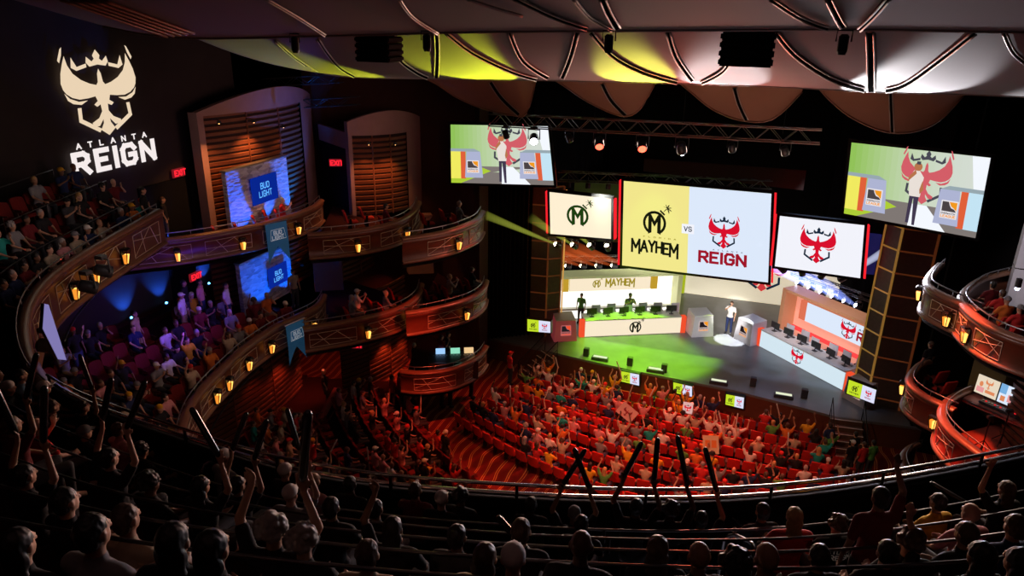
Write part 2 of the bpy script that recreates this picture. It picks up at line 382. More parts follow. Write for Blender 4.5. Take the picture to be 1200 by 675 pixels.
g('S', .66, [(.64, .82), (.5, 1), (.15, 1), (0, .85), (0, .64), (.15, .52), (.5, .48), (.66, .36), (.66, .15), (.5, 0), (.15, 0), (0, .18)]); g('T', .7, [(0, 1), (.7, 1)], [(.35, 1), (.35, 0)])
g('U', .7, [(0, 1), (0, .2), (.15, 0), (.55, 0), (.7, .2), (.7, 1)]); g('V', .74, [(0, 1), (.37, 0), (.74, 1)]); g('W', 1., [(0, 1), (.25, 0), (.5, .7), (.75, 0), (1, 1)]); g('X', .7, [(0, 0), (.7, 1)], [(0, 1), (.7, 0)])
g('Y', .74, [(0, 1), (.37, .5), (.74, 1)], [(.37, .5), (.37, 0)]); g(' ', .4); g('.', .1, [(0, 0), (.05, 0)])
def stroke(P, wd):            # mitred 2-D ribbon quads
    out = []
    for i in range(len(P) - 1):
        a = Vector(P[i]); b_ = Vector(P[i + 1]); d = (b_ - a); L = d.length
        if L < 1e-6: continue
        d /= L; n = Vector((-d.y, d.x)) * wd / 2; e = d * wd * .42; out.append([a - e + n, a - e - n, b_ + e - n, b_ + e + n])
    return out
def text2d(txt, h=1., wt=.2, sp=.3, serif=False):
    """list of 2-D quads, total width"""
    x = 0; out = []
    for ch in txt:
        w, st = G[ch]
        for s_ in st:
            for q in stroke([(x + (p[0]) * h, p[1] * h) for p in s_], wt * h): out.append(q)
            if serif:
                for p in (s_[0], s_[-1]):
                    if p[1] in (0, 1): out.append([Vector((x + p[0] * h - .1 * h, p[1] * h - .07 * h)), Vector((x + p[0] * h + .1 * h, p[1] * h - .07 * h)), Vector((x + p[0] * h + .1 * h, p[1] * h + .07 * h)), Vector((x + p[0] * h - .1 * h, p[1] * h + .07 * h))])
        x += (w + sp) * h
    return out, x - sp * h
def text_on(b, txt, o, ux, uy, h, m, wf=1., wt=.2, off=.0, serif=False, sp=.3):
    Q, W = text2d(txt, 1., wt, sp, serif); ux = Vector(ux).normalized(); uy = Vector(uy).normalized(); n = ux.cross(uy); k = 0
    for q in Q: b.poly([o + ux * (p.x * h * wf) + uy * (p.y * h) + n * (off + .0004 * (k % 9)) for p in q], m); k += 1
    return W * h * wf
# emblem outlines in unit square -1..1
def mir(P): return [(-x, y) for x, y in reversed(P)]
_bh = [(0, .54), (.05, .42), (.07, .22), (.12, .15), (.2, .17), (.3, .2), (.5, .3), (.68, .46), (.78, .66), (.82, .88), (.9, .7), (.98, .48), (1.02, .25), (.99, .1), (.93, .0), (.8, -.1), (.62, -.16), (.4, -.15), (.2, -.12), (.16, -.24), (.27, -.32), (.2, -.38), (.1, -.33), (.09, -.5), (.2, -.66), (.4, -.76), (.37, -.86), (.22, -.86), (.09, -.7), (.1, -.8), (.2, -.96), (0, -1.12)]
BIRD = _bh + mir(_bh)[1:-1]
BIRD_TIPS = [[(.84, 1.08), (.89, 1.04), (1.0, .78), (.96, .72), (.88, .9)], [(-.84, 1.08), (-.88, .9), (-.96, .72), (-1.0, .78), (-.89, 1.04)], [(.42, -.2), (.65, -.21), (.86, -.12), (.98, .02), (.92, -.16), (.8, -.25), (.6, -.29)], [(-.42, -.2), (-.6, -.29), (-.8, -.25), (-.92, -.16), (-.98, .02), (-.86, -.12), (-.65, -.21)]]
_ch = [(0, 1.0), (.1, .86), (.07, .78), (.14, .72), (.27, .84), (.3, .7), (.22, .6), (0, .64)]
CROWN = _ch + mir(_ch)[1:-1]
CARM = [[(.3, .68), (.55, .61), (.66, .84), (.7, .6), (.57, .52), (.3, .59)], [(-.3, .59), (-.57, .52), (-.7, .6), (-.66, .84), (-.55, .61), (-.3, .68)]]
HEX = [[(.62, -.36), (.72, -.36), (.74, -.7), (.24, -1.02), (.18, -.93), (.64, -.64)], [(-.62, -.36), (-.64, -.64), (-.18, -.93), (-.24, -1.02), (-.74, -.7), (-.72, -.36)]]
def ringarc(r0, r1, a0, a1, n=18, c=(0, 0)):
    out = []
    for i in range(n):
        p, q = R_(a0 + (a1 - a0) * i / n), R_(a0 + (a1 - a0) * (i + 1) / n)
        out.append([(c[0] + r0 * math.cos(p), c[1] + r0 * math.sin(p)), (c[0] + r1 * math.cos(p), c[1] + r1 * math.sin(p)), (c[0] + r1 * math.cos(q), c[1] + r1 * math.sin(q)), (c[0] + r0 * math.cos(q), c[1] + r0 * math.sin(q))])
    return out
def bomb():     # round emblem with M, fuse palm
    out = ringarc(.78, 1., -62, 242)
    out += [[(-.54, -.95), (-.24, -.8), (-.24, .55), (-.54, .72)], [(.54, -.95), (.54, .72), (.24, .55), (.24, -.8)], [(-.54, .72), (-.28, .68), (.0, .16), (.0, -.32), (-.38, .36)], [(.54, .72), (.38, .36), (0, -.32), (0, .16), (.28, .68)]]
    out += [[(.42, 1.02), (.5, 1.14), (.9, .8), (.8, .68)], [(.72, .98), (.8, 1.0), (1.05, 1.22), (1.0, 1.28)]]
    for a in (20, 65, 110, 155, -25, -70): out.append([(1.08 + .03 * math.cos(R_(a + 90)), 1.3 + .03 * math.sin(R_(a + 90))), (1.08 + .26 * math.cos(R_(a)) + .08 * math.cos(R_(a + 90)), 1.3 + .26 * math.sin(R_(a))), (1.08 + .42 * math.cos(R_(a)), 1.3 + .42 * math.sin(R_(a)) - .08), (1.08 - .05 * math.cos(R_(a + 90)), 1.3 - .05 * math.sin(R_(a + 90)))])
    return out
def rect(x0, y0, x1, y1): return [(x0, y0), (x1, y0), (x1, y1), (x0, y1)]
# canvas: corners TL,TR,BR,BL ; polygons in (u right 0..W, v up 0..H)
class Canvas:
    def __init__(s, TL, TR, BR, BL, W, H, toward):
        s.c = [Vector(q) for q in (TL, TR, BR, BL)]; s.W, s.H = W, H; s.b = MB(); s.k = 0
        n = (s.c[1] - s.c[3]).cross(s.c[0] - s.c[2]).normalized(); s.n = n if n.dot(Vector(toward) - s.c[0]) > 0 else -n
    def P(s, u, v, off=0.):
        a = u / s.W; c = v / s.H; top = s.c[0].lerp(s.c[1], a); bot = s.c[3].lerp(s.c[2], a); return bot.lerp(top, c) + s.n * off
    def poly(s, pts, m, layer=1):
        s.k += 1; s.b.poly([s.P(x, y, .006 * layer + .00015 * (s.k % 30)) for x, y in pts], m); return s
    def rect(s, x0, y0, x1, y1, m, layer=1): return s.poly(rect(x0, y0, x1, y1), m, layer)
    def put(s, polys, cx, cy, k, m, layer=2, fx=1.):
        for p in polys: s.poly([(cx + x * k * fx, cy + y * k) for x, y in p], m, layer)
    def text(s, t, x, y, h, m, layer=2, wt=.2, wf=1., serif=False, center=False, sp=.3):
        Q, W = text2d(t, 1., wt, sp, serif)
        if center: x -= W * h * wf / 2
        for q in Q: s.poly([(x + p.x * h * wf, y + p.y * h) for p in q], m, layer)
        return W * h * wf
    def bird(s, cx, cy, k, red, dark, layer=2):
        s.put([BIRD] + BIRD_TIPS, cx, cy, k, red, layer); s.put([CROWN] + CARM + HEX, cx, cy, k, dark, layer)
    def jag(s, txt, cx, y, h, m, layer=2, wf=.72):     # spiky wordmark
        ws = [G[c][0] for c in txt]; W = (sum(ws) + .22 * (len(txt) - 1)) * h * wf; x = cx - W / 2
        for i, c in enumerate(txt):
            dy = (0, .1, .16, .12, .06, -.1)[i % 6] * h; hh = h * (1.12 if c == 'M' else .95)
            for st in G[c][1]:
                for q in stroke([(x + p[0] * h * wf, y + dy + p[1] * hh - (.12 * h if c == 'M' and p[1] == 0 and p[0] > .1 else 0)) for p in st], .205 * h): s.poly([(p.x, p.y) for p in q], m, layer)
            x += (G[c][0] + .22) * h * wf
    def league(s, x, y, w, ink, orange, plate=None, layer=2):   # square badge: dark and orange block over two lines
        h = w * 1.05
        if plate: s.rect(x - w * .08, y - w * .08, x + w * 1.08, y + h + w * .08, plate, layer)
        L = layer + 1
        s.poly([(x, y + h * .38), (x + w, y + h * .38), (x + w * .85, y + h * .55), (x + w * .62, y + h * .62), (x + w * .5, y + h * .8), (x + w * .42, y + h), (x, y + h)], ink, L)
        s.poly([(x + w * .46, y + h), (x + w, y + h), (x + w, y + h * .45), (x + w * .8, y + h * .62), (x + w * .62, y + h * .72)], orange, L)
        s.text('OVERWATCH', x, y + h * .2, h * .1, ink, L, wf=w / (h * .1) / 9.6, wt=.24); s.text('LEAGUE', x, y, h * .14, orange, L, wf=w / (h * .14) / 5.6, wt=.24)
    def build(s, name, parent=None, **k): return s.b.build(name, parent, **k)
# ------------------------------------------------------------------ setting
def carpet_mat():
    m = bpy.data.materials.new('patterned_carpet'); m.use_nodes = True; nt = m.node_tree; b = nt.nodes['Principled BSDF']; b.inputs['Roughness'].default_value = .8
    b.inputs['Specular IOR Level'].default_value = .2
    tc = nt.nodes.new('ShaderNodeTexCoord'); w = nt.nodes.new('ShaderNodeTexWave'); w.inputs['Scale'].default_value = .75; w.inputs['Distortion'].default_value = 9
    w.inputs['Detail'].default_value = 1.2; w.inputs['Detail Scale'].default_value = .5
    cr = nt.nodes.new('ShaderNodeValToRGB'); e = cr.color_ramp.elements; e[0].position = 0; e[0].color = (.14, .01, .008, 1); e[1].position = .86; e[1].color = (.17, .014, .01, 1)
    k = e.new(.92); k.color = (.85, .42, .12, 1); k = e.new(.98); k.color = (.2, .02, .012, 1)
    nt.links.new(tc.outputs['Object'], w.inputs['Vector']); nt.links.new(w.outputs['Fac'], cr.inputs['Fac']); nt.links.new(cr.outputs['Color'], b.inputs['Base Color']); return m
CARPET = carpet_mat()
def stage_mat():
    m = mat('stage_deck', (.15, .15, .155), .35, vary=.25, scale=1.5, spec=.5)
    return m
FLZ = -1.2
b = MB(); b.box((-4, 20, FLZ - .1), (40, 36, .2), CARPET); b.build('floor', kind='structure')
LIP = [(-12.5, 33.3), (-9.6, 33.0), (-7.87, 32.7), (-4.64, 32.3), (.23, 31.95), (3.5, 31.3), (4.78, 31.0), (6.6, 31.2), (9.5, 31.4)]
STG = stage_mat()
b = MB(); b.prism([(x, y, -.12) for x, y in LIP] + [(10, 47, -.12), (-16, 47, -.12)], (0, 0, .12), STG); b.build('floor_stage', kind='structure')
b = MB()
for i in range(len(LIP) - 1):
    (x0, y0), (x1, y1) = LIP[i], LIP[i + 1]; b.prism([(x0, y0 + .05, FLZ), (x1, y1 + .05, FLZ), (x1, y1 + .2, FLZ), (x0, y0 + .2, FLZ)], (0, 0, 1.08), WOODRED)
b.build('trim_1', kind='structure')
b = MB(); b.box((-4, 47, 8), (40, .2, 20), WALLB); b.build('wall_back', kind='structure')
b = MB(); b.box((-22.2, 12, 8), (.2, 30, 20), WALLD); b.build('wall_left', kind='structure')
b = MB(); b.box((13.2, 20, 8), (.2, 56, 20), WALLB); b.build('wall_right', kind='structure')
b = MB(); b.box((-4, 18, 19.5), (40, 62, .2), WALLB); b.build('ceiling', kind='structure')
# proscenium: left return wall, header, right return
PW = mat('proscenium_brown', (.06, .022, .014), .7, vary=.3, scale=1.5, spec=.2)
b = MB(); b.box((-17.3, 31.9, 6.4), (9.2, .3, 15.2), PW); b.box((-12.62, 32.4, 6.4), (.25, 1.2, 15.2), PW); b.build('wall_proscenium_left', kind='structure')
b = MB(); b.box((10.6, 31.5, 6.4), (6, .3, 15.2), WALLB); b.build('wall_proscenium_right', kind='structure')
b = MB(); b.box((-3.5, 35, 16.2), (26, .3, 6.6), WALLB); b.build('wall_header', kind='structure')
# black legs / drapes beside the stage opening
def drape(name, x0, y0, x1, y1, z0, z1, m, label):
    b = MB(); n = 40; g = []
    for z in (z0, (z0 + z1) / 2, z1):
        row = []
        for i in range(n + 1):
            t = i / n; a = Vector((x0, y0, 0)).lerp(Vector((x1, y1, 0)), t); nn = Vector((y1 - y0, x0 - x1, 0)).normalized()
            row.append(a + nn * .1 * math.sin(i * 1.7) + Vector((0, 0, z)))
        g.append(row)
    b.sheet(g, m); return b.build(name, label=label, cat='curtain', smooth=True)
DRAPE = mat('black_velvet', (.008, .007, .009), .95, vary=.2, spec=.05)
drape('stage_drape', -12.6, 33.2, -10.6, 34.6, 0, 13, DRAPE, 'black drape hanging at the left edge of the stage opening')
drape('stage_drape', 7.2, 33.6, 10.8, 33.0, 0, 13, DRAPE, 'black drape hanging at the right edge of the stage opening')
drape('stage_drape', -15.5, 40, -9.5, 46, 0, 13, DRAPE, 'black drape closing the left wing behind the yellow booth')
drape('stage_drape', 4.2, 46, 10.5, 41, 0, 13, DRAPE, 'black drape closing the right wing behind the red booth')
# under-balcony slab for the near tiers, walls and decks are built from the rail curve
RIMZ = 9.85
RAILPX = [(186, 246), (150, 266), (120, 283), (85, 303), (60, 320), (42, 335), (32, 350), (25, 366), (23, 380), (23, 400), (30, 425), (45, 455), (80, 470), (120, 490), (163, 503), (233, 525), (330, 560), (447, 577), (600, 589), (760, 595), (860, 595), (1000, 578), (1200, 541), (1330, 505)]
RAIL = [atz(px, py, RIMZ) for px, py in RAILPX]
RAIL = resample(catmull(RAIL, 6), .6)
for _ in range(6): RAIL = [RAIL[0]] + [(RAIL[i - 1] + RAIL[i] * 2 + RAIL[i + 1]) / 4 for i in range(1, len(RAIL) - 1)] + [RAIL[-1]]
RC = Vector((-4.5, 21.5, 0))
def outw(p):
    d = Vector((p.x, p.y, 0)) - RC; return d.normalized()
ROWD, ROWH = .92, .62
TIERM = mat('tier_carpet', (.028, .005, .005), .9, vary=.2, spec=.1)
def tierz(k): return RIMZ - 1.05 + ROWH * k
def offs(p, d, z): q = p + outw(p) * d; return Vector((q.x, q.y, z))
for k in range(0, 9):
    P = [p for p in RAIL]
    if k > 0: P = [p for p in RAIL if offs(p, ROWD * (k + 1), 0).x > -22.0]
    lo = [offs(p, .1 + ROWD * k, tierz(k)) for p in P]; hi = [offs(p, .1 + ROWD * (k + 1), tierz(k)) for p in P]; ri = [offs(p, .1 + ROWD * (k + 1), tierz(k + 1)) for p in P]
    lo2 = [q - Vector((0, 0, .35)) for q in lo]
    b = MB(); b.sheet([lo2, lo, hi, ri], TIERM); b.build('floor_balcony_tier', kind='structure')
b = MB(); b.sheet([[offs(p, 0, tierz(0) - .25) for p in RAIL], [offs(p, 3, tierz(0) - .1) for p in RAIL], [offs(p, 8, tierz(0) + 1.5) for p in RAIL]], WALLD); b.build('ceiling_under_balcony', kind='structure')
# ------------------------------------------------------------------ curved fronts
def normals(P, side):
    out = []
    for i in range(len(P)):
        t = P[min(i + 1, len(P) - 1)] - P[max(i - 1, 0)]; t.z = 0; t.normalize(); out.append(Vector((t.y, -t.x, 0)) * side)
    return out
def front(name, P, side, h, label, cat, panelm=WOODRED, capm=RIMWOOD, flare=.12, inlay=True, depthback=None, soffit=True, rail=True, pil=2.3, seed=1, group=None, zdrop=0., lampat=None):
    """curved parapet: P plan path at rim height, outward normal = side of travel"""
    root = empty(name, P[len(P) // 2] - Vector((0, 0, h)), label, cat, group)
    N = normals(P, side); up = Vector((0, 0, 1)); n = len(P)
    prof = lambda pts: [[P[i] + N[i] * a + up * z for i in range(n)] for a, z in pts]
    b = MB(); b.sheet(prof([(0, 0), (flare, -.12), (flare, -.22), (flare * .7, -.24), (flare * .5, -h + .16), (flare * .8, -h + .12), (flare * .6, -h), (-.1, -h - .02)]), panelm)
    b.build('parapet', root, smooth=True)
    b = MB(); b.sheet(prof([(-.1, -.06), (-.1, .03), (.02, .05), (flare + .03, .0), (flare + .05, -.06), (flare - .01, -.1)]), capm); b.build('cap_rail', root, smooth=True)
    b = MB(); b.sheet(prof([(flare * .55, -h + .15), (flare + .03, -h + .12), (flare + .03, -h + .04), (flare * .5, -h)]), capm); b.build('lower_moulding', root, smooth=True)
    if rail:
        b = MB(); b.tube([P[i] - N[i] * .06 + up * .2 for i in range(n)], .02, STEEL, 6)
        for i in range(0, n, 3): b.tube([P[i] - N[i] * .06 + up * .02, P[i] - N[i] * .06 + up * .2], .012, STEEL, 5)
        b.build('hand_rail', root, smooth=True)
    L = [0]
    for i in range(1, n): L.append(L[-1] + (P[i] - P[i - 1]).length)
    def surf(u, v, off=.03):
        u = max(0, min(L[-1] - 1e-4, u)); i = 0
        while i < n - 2 and L[i + 1] < u: i += 1
        t = (u - L[i]) / max(1e-6, L[i + 1] - L[i]); p = P[i].lerp(P[i + 1], t); nn = N[i].lerp(N[i + 1], t).normalized()
        return p + nn * (flare * (.5 + .2 * v) + off) + up * (-h + .17 + (h - .42) * v), nn
    if inlay:
        rr = random.Random(seed); b = MB(); u = .35
        def line(u0, v0, u1, v1, r=.011):
            k = max(1, int(abs(u1 - u0) / .25)); b.tube([surf(u0 + (u1 - u0) * q / k, v0 + (v1 - v0) * q / k, .012)[0] for q in range(k + 1)], r, INLAY, 4)
        while u + pil * .8 < L[-1]:
            w = pil - .5; a0, a1 = u, u + w
            line(a0, .06, a1, .06); line(a0, .94, a1, .94); line(a0, .06, a0, .94); line(a1, .06, a1, .94)
            line(a0 + w * .1, .06, a0 + w * rr.uniform(.3, .5), .94); line(a0 + w * rr.uniform(.5, .7), .06, a0 + w * rr.uniform(.55, .95), .94)
            line(a0, rr.uniform(.2, .5), a1, rr.uniform(.5, .9)); line(a0 + w * .35, .94, a1, rr.uniform(.1, .4))
            u += pil
        b.build('inlay_lines', root)
    return root, surf, L[-1], N
LGLASS = mat('amber_glass', (.3, .1, .02), .4, 0, (1, .3, .03), 1.1, vary=.1)
LGLASS2 = mat('amber_glass_bright', (.3, .15, .05), .4, 0, (1, .5, .1), 2.0, vary=0)
def lantern_mesh(root, s=1.):
    b = MB(); b.box((0, .02, 0), (.16 * s, .04, .5 * s), BLACK)
    b.hexa([(-.13 * s, .04, .25 * s), (.13 * s, .04, .25 * s), (.13 * s, .24, .25 * s), (-.13 * s, .24, .25 * s)], [(-.1 * s, .05, .31 * s), (.1 * s, .05, .31 * s), (.1 * s, .2, .31 * s), (-.1 * s, .2, .31 * s)], BLACK)
    for x, y in ((-.13, .05), (.13, .05), (.13, .23), (-.13, .23)): b.tube([(x * s, y, .26 * s), (x * s * .55, .05 + (y - .05) * .6, -.24 * s)], .012, BLACK, 5)
    b.box((0, .1, -.25 * s), (.14 * s, .12, .03), BLACK); fr_ = b.build('frame', root, world=False)
    b = MB()
    for x0, x1, m in ((-.115, -.015, LGLASS2), (.015, .115, LGLASS)):
        b.hexa([(x0 * s * .55, .07, -.23 * s), (x1 * s * .55, .07, -.23 * s), (x1 * s * .55, .14, -.23 * s), (x0 * s * .55, .14, -.23 * s)],
               [(x0 * s * .85, .07, .08 * s), (x1 * s * .85, .07, .08 * s), (x1 * s * .85, .2, .08 * s), (x0 * s * .85, .2, .08 * s)], m)
    b.build('glass', fr_, world=False)
LPROTO = None
def lantern(surf, u, label, v=.45, s=.92):
    global LPROTO
    p, n = surf(u, v, .03)
    if LPROTO is None: LPROTO = empty('wall_lantern'); lantern_mesh(LPROTO, s); o = LPROTO
    else: o = copy_tree(LPROTO)
    o.location = p; o.rotation_euler = (0, 0, math.atan2(-n.x, n.y)); tag(o, label, 'lamp', 'amber lanterns on the box and balcony fronts')
    return o
def upx(P, px):      # arc length where the path passes image column px
    L = 0; best = (1e9, 0)
    for i in range(len(P)):
        if i: L += (P[i] - P[i - 1]).length
        d = abs(proj(P[i])[0] - px)
        if d < best[0]: best = (d, L)
    return best[1]
def path(pxs, z, step=.3, n=6): return resample(catmull([atz(x, y, z) for x, y in pxs], n), step)
def slab(P, side, z, depth_dir, m_floor, m_soff, t=.25, name='box_floor', root=None):
    Q = [p + depth_dir(p) for p in P]
    b = MB(); b.sheet([[Vector((p.x, p.y, z)) for p in P], [Vector((q.x, q.y, z)) for q in Q]], m_floor); b.build(name, root)
    b = MB(); b.sheet([[Vector((p.x, p.y, z - t)) for p in P], [Vector((q.x, q.y, z - t)) for q in Q]], m_soff); b.build('soffit', root)
# near-left upper arm front (part of the upper balcony)
i_arm = min(range(len(RAIL)), key=lambda i: (RAIL[i] - atz(60, 465, RIMZ)).length)
ARM = RAIL[:i_arm + 1]
arm_root, arm_surf, arm_L, _ = front('upper_balcony', ARM, -1, 1.25, 'curved wooden balcony front sweeping round the upper left seating', 'balcony front', rail=True, seed=3)
NEAR = RAIL[i_arm:]
nf, nf_surf, _, NN = front('upper_balcony', NEAR, -1, 1.25, 'dark balcony front below the near crowd', 'balcony front', rail=False, inlay=False, panelm=BLACKM, capm=BLACKM)
b = MB(); e0 = ARM[0]; nn = normals(ARM, -1)[0]
for px_, lab in ((136, 'amber lantern on the upper left balcony front, nearest its end panel'), (100, 'amber lantern on the upper left balcony front, second from its end'), (70, 'amber lantern on the upper left balcony front, third from its end'), (47, 'amber lantern low on the upper left balcony front, near the hanging screen')):
    lantern(arm_surf, upx(ARM, px_), lab)
# end wall of the arm
b = MB(); a = ARM[0]; o_ = outw(a); b.prism([a + nn * .1, a + o_ * 2.5, a + o_ * 2.5 - Vector((0, 0, 1.3)), a + nn * .1 - Vector((0, 0, 1.3))], (-.15, .1, 0), PLASTER); b.build('trim_2', kind='structure')
# rails in front of the near crowd: three bright bars
def bars(P, specs, name, label, cat='railing', post=2.2, postm=BLACK):
    root = empty(name, P[0], label, cat); up = Vector((0, 0, 1)); N = normals(P, -1)
    for dz, r, m, off in specs:
        b = MB(); b.tube([P[i] + N[i] * off + up * dz for i in range(len(P))], r, m, 6); b.build('rail_bar', root, smooth=True)
    b = MB(); st = max(1, int(post / .6))
    for i in range(0, len(P), st): b.tube([P[i] + up * -.2, P[i] + up * max(s[0] for s in specs)], .025, postm, 5)
    b.build('post', root); return root
BRIGHT = mat('polished_rail', (.75, .72, .7), .18, 1., vary=.05)
bars(NEAR, [(.1, .035, BRIGHT, .05), (-.07, .03, BRIGHT, .2), (.3, .026, BRIGHT, -.02)], 'balcony_railing', 'polished three-bar railing curving along the front edge of the near balcony')
# thin rails on each tier
for k in range(1, 6):
    P = [offs(p, ROWD * k - .05, tierz(k) + .72) for p in RAIL if -30 < p.x and offs(p, ROWD * k, 0).x > -21.6]
    r_ = bars(P, [(0, .016, DSTEEL, 0)], 'tier_rail', 'thin dark rail along the back of the %s row of near balcony seats' % ORD[k], post=3, postm=BLACK)
# ------------------------------------------------------------------ left boxes
ZU, ZL, ZB = 8.3, 5.1, 1.9
def inward_to(x):    # depth vector to wall plane x
    return lambda p: Vector((x - p.x, 0, 0))
def tow(x, y):
    return lambda p: Vector((x - p.x, y - p.y, 0))
BOXES = {}
def tbox(key, pxs, z, label, back, h=1.05, seed=1, panelm=WOODRED, side=1, name='theatre_box', pil=2.3, floorm=TIERM):
    P = path(pxs, z)
    root, surf, L, N = front(name, P, side, h, label, 'theatre box', panelm=panelm, seed=seed, pil=pil)
    slab(P, side, z - .95, back, floorm, WALLD, root=root)
    BOXES[key] = (P, surf, L, root); return root
# travel direction: from stage end towards the back; outward (hall side) is the left of travel -> side chosen by test
def auto(pxs, z, hallpt=Vector((-3, 25, 0))):
    P = path(pxs, z); N = normals(P, 1); i = len(P) // 2
    return 1 if (hallpt - P[i]).dot(N[i]) > 0 else -1
U1 = [(376, 234), (368, 241), (352, 248), (334, 254), (305, 262), (275, 268), (240, 274), (205, 279), (165, 283), (130, 287)]
U2 = [(490, 236), (484, 247), (470, 257), (448, 264), (420, 269), (390, 272), (360, 274)]
U3 = [(565, 247), (559, 256), (545, 263), (528, 269), (505, 274), (485, 277), (470, 279)]
L1 = [(379, 345), (376, 352), (368, 360), (348, 370), (320, 383), (286, 406), (264, 426), (240, 450), (222, 474), (212, 500), (209, 522)]
L2 = [(493, 332), (490, 343), (480, 353), (462, 362), (438, 369), (410, 375), (380, 380), (355, 384)]
L3 = [(569, 328), (566, 337), (555, 346), (538, 353), (515, 359), (495, 363), (475, 366)]
B3 = [(569, 405), (562, 415), (548, 424), (530, 431), (508, 435), (488, 436), (470, 434)]
tbox('U1', U1, ZU, 'upper left curved box with blue pennant, largest of the upper row', inward_to(-22), side=auto(U1, ZU), seed=5)
tbox('U2', U2, ZU, 'upper left curved box second from the stage, red chairs on it', tow(-19.5, 30), side=auto(U2, ZU), seed=6)
tbox('U3', U3, ZU, 'upper left curved box nearest the stage', tow(-14.5, 31.2), side=auto(U3, ZU), seed=7)
tbox('L1', L1, ZL, 'long mezzanine front sweeping round the crowded lower left tier', inward_to(-22), side=auto(L1, ZL), seed=8, name='mezzanine_balcony')
tbox('L2', L2, ZL, 'lower left curved box second from the stage, glowing red', tow(-19.5, 29), side=auto(L2, ZL), seed=9)
tbox('L3', L3, ZL, 'lower left curved box nearest the stage', tow(-14.5, 31.2), side=auto(L3, ZL), seed=10)
tbox('B3', B3, ZB, 'ground level curved box at left holding the mixing desk', tow(-15.5, 31.0), side=auto(B3, ZB), seed=11)
def lan(key, pxs, what):
    P, surf, L, root = BOXES[key]
    for i, px_ in enumerate(pxs): lantern(surf, upx(P, px_), 'amber lantern on the %s, %s' % (what, ORD[i + 1] + ' from its stage end'), v=.4)
lan('U1', (344, 284, 200), 'largest upper left box front'); lan('U2', (470, 414), 'second upper left box front'); lan('U3', (535,), 'upper left box nearest the stage')
lan('L1', (361, 310, 284, 259, 243), 'left mezzanine front'); lan('L2', (478, 425), 'red-lit lower left box front'); lan('L3', (540,), 'lower left box nearest the stage')
# mezzanine tiers behind L1
MP = BOXES['L1'][0]; MC = Vector((-3.5, 20.5, 0))
def moff(p, d, z):
    q = Vector((p.x, p.y, 0)) - MC; q = p + q.normalized() * d; return Vector((max(q.x, -21.9), q.y, z))
def mezz_z(k): return ZL - .95 + .17 * k
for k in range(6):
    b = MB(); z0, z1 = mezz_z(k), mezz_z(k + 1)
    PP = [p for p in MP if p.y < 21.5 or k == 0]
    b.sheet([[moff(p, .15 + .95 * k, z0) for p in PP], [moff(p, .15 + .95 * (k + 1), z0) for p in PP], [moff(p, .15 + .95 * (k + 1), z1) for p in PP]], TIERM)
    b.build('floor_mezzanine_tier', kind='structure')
# ------------------------------------------------------------------ walls behind the boxes
SLAT = mat('cedar_slat', (.15, .045, .02), .5, vary=.25, scale=5); SLATG = mat('slat_gap', (.02, .006, .004), .9, vary=0)
def slatwall(name, a, bpt, z0, z1, label, bow=.6, n=14, pitch=.24, sur=None, surtop=None, group=None, archtop=.5):
    """bowed slatted timber wall from a to bpt (plan) with a plaster surround"""
    root = empty(name, (a[0], a[1], z0), label, 'wall panel', group)
    A = Vector((a[0], a[1], 0)); Bv = Vector((bpt[0], bpt[1], 0)); d = Bv - A; nn = Vector((d.y, -d.x, 0)).normalized()
    def P(t, off=0., z=0.): return A + d * t + nn * (bow * (1 - (2 * t - 1) ** 2) + off) + Vector((0, 0, z))
    b = MB(); K = 16; b.sheet([[P(i / K, 0, z0) for i in range(K + 1)], [P(i / K, 0, z1) for i in range(K + 1)]], SLATG); b.build('backing', root)
    b = MB(); z = z0 + .05
    while z < z1 - .05:
        b.sheet([[P(i / K, .0, z + .15) for i in range(K + 1)], [P(i / K, .1, z + .14) for i in range(K + 1)], [P(i / K, .06, z) for i in range(K + 1)], [P(i / K, 0, z) for i in range(K + 1)]], SLAT); z += pitch
    for t in (.33, .66): b.box(P(t, .09, (z0 + z1) / 2), (.05, .05, z1 - z0), SLAT)
    b.build('slats', root)
    if sur:
        w0, w1, top = sur; b = MB(); T0 = -w0; T1 = 1 + w1
        def pl(ts, zs0, zs1):
            b.sheet([[P(t, .16, zs0(t)) for t in ts], [P(t, .16, zs1(t)) for t in ts], [P(t, -.1, zs1(t)) for t in ts]], PLASTER)
        ts = lambda p, q: [p + (q - p) * i / 12 for i in range(13)]
        arch = lambda t: top + archtop * (1 - (2 * (t - T0) / (T1 - T0) - 1) ** 2)
        pl(ts(T0, 0), lambda t: z0, arch) if w0 > 0 else None
        pl(ts(1, T1), lambda t: z0, arch); pl(ts(0, 1), lambda t: z1, arch)
        for t, s in ((T0, -.1), (T1, -.1)): b.quad(P(t, .16, z0), P(t, .16, arch(t)), P(t, -.3, arch(t)), P(t, -.3, z0), PLASTER)
        b.build('plaster_surround', root, smooth=False)
    return P
def xy(v): return (v.x, v.y)
W1a = atx(236, 150, -21); W1b = atx(352, 165, -20.6)
P1 = slatwall('slatted_wall', xy(W1a), xy(W1b), 7.4, 12.35, 'tall slatted wall with arched plaster surround behind the largest upper left box', sur=(.04, .3, 12.5), archtop=.7, bow=.5)
W2a = Vector((-17.5, 28.75, 0)); W2b = Vector((-15.8, 30.75, 0))
P2 = slatwall('slatted_wall', xy(W2a), xy(W2b), 7.4, 11.1, 'slatted wall with plaster surround behind the second upper left box', sur=(.06, .36, 11.7), archtop=.45, bow=.3)
L1a = atx(300, 320, -21.2); L1b = atx(368, 330, -20.6)
P3 = slatwall('slatted_wall', (-21.3, 23.2), xy(atx(368, 330, -20.2)), 4.1, 7.0, 'slatted wall behind the stone bar panel on the lower left tier', sur=None, bow=.4)
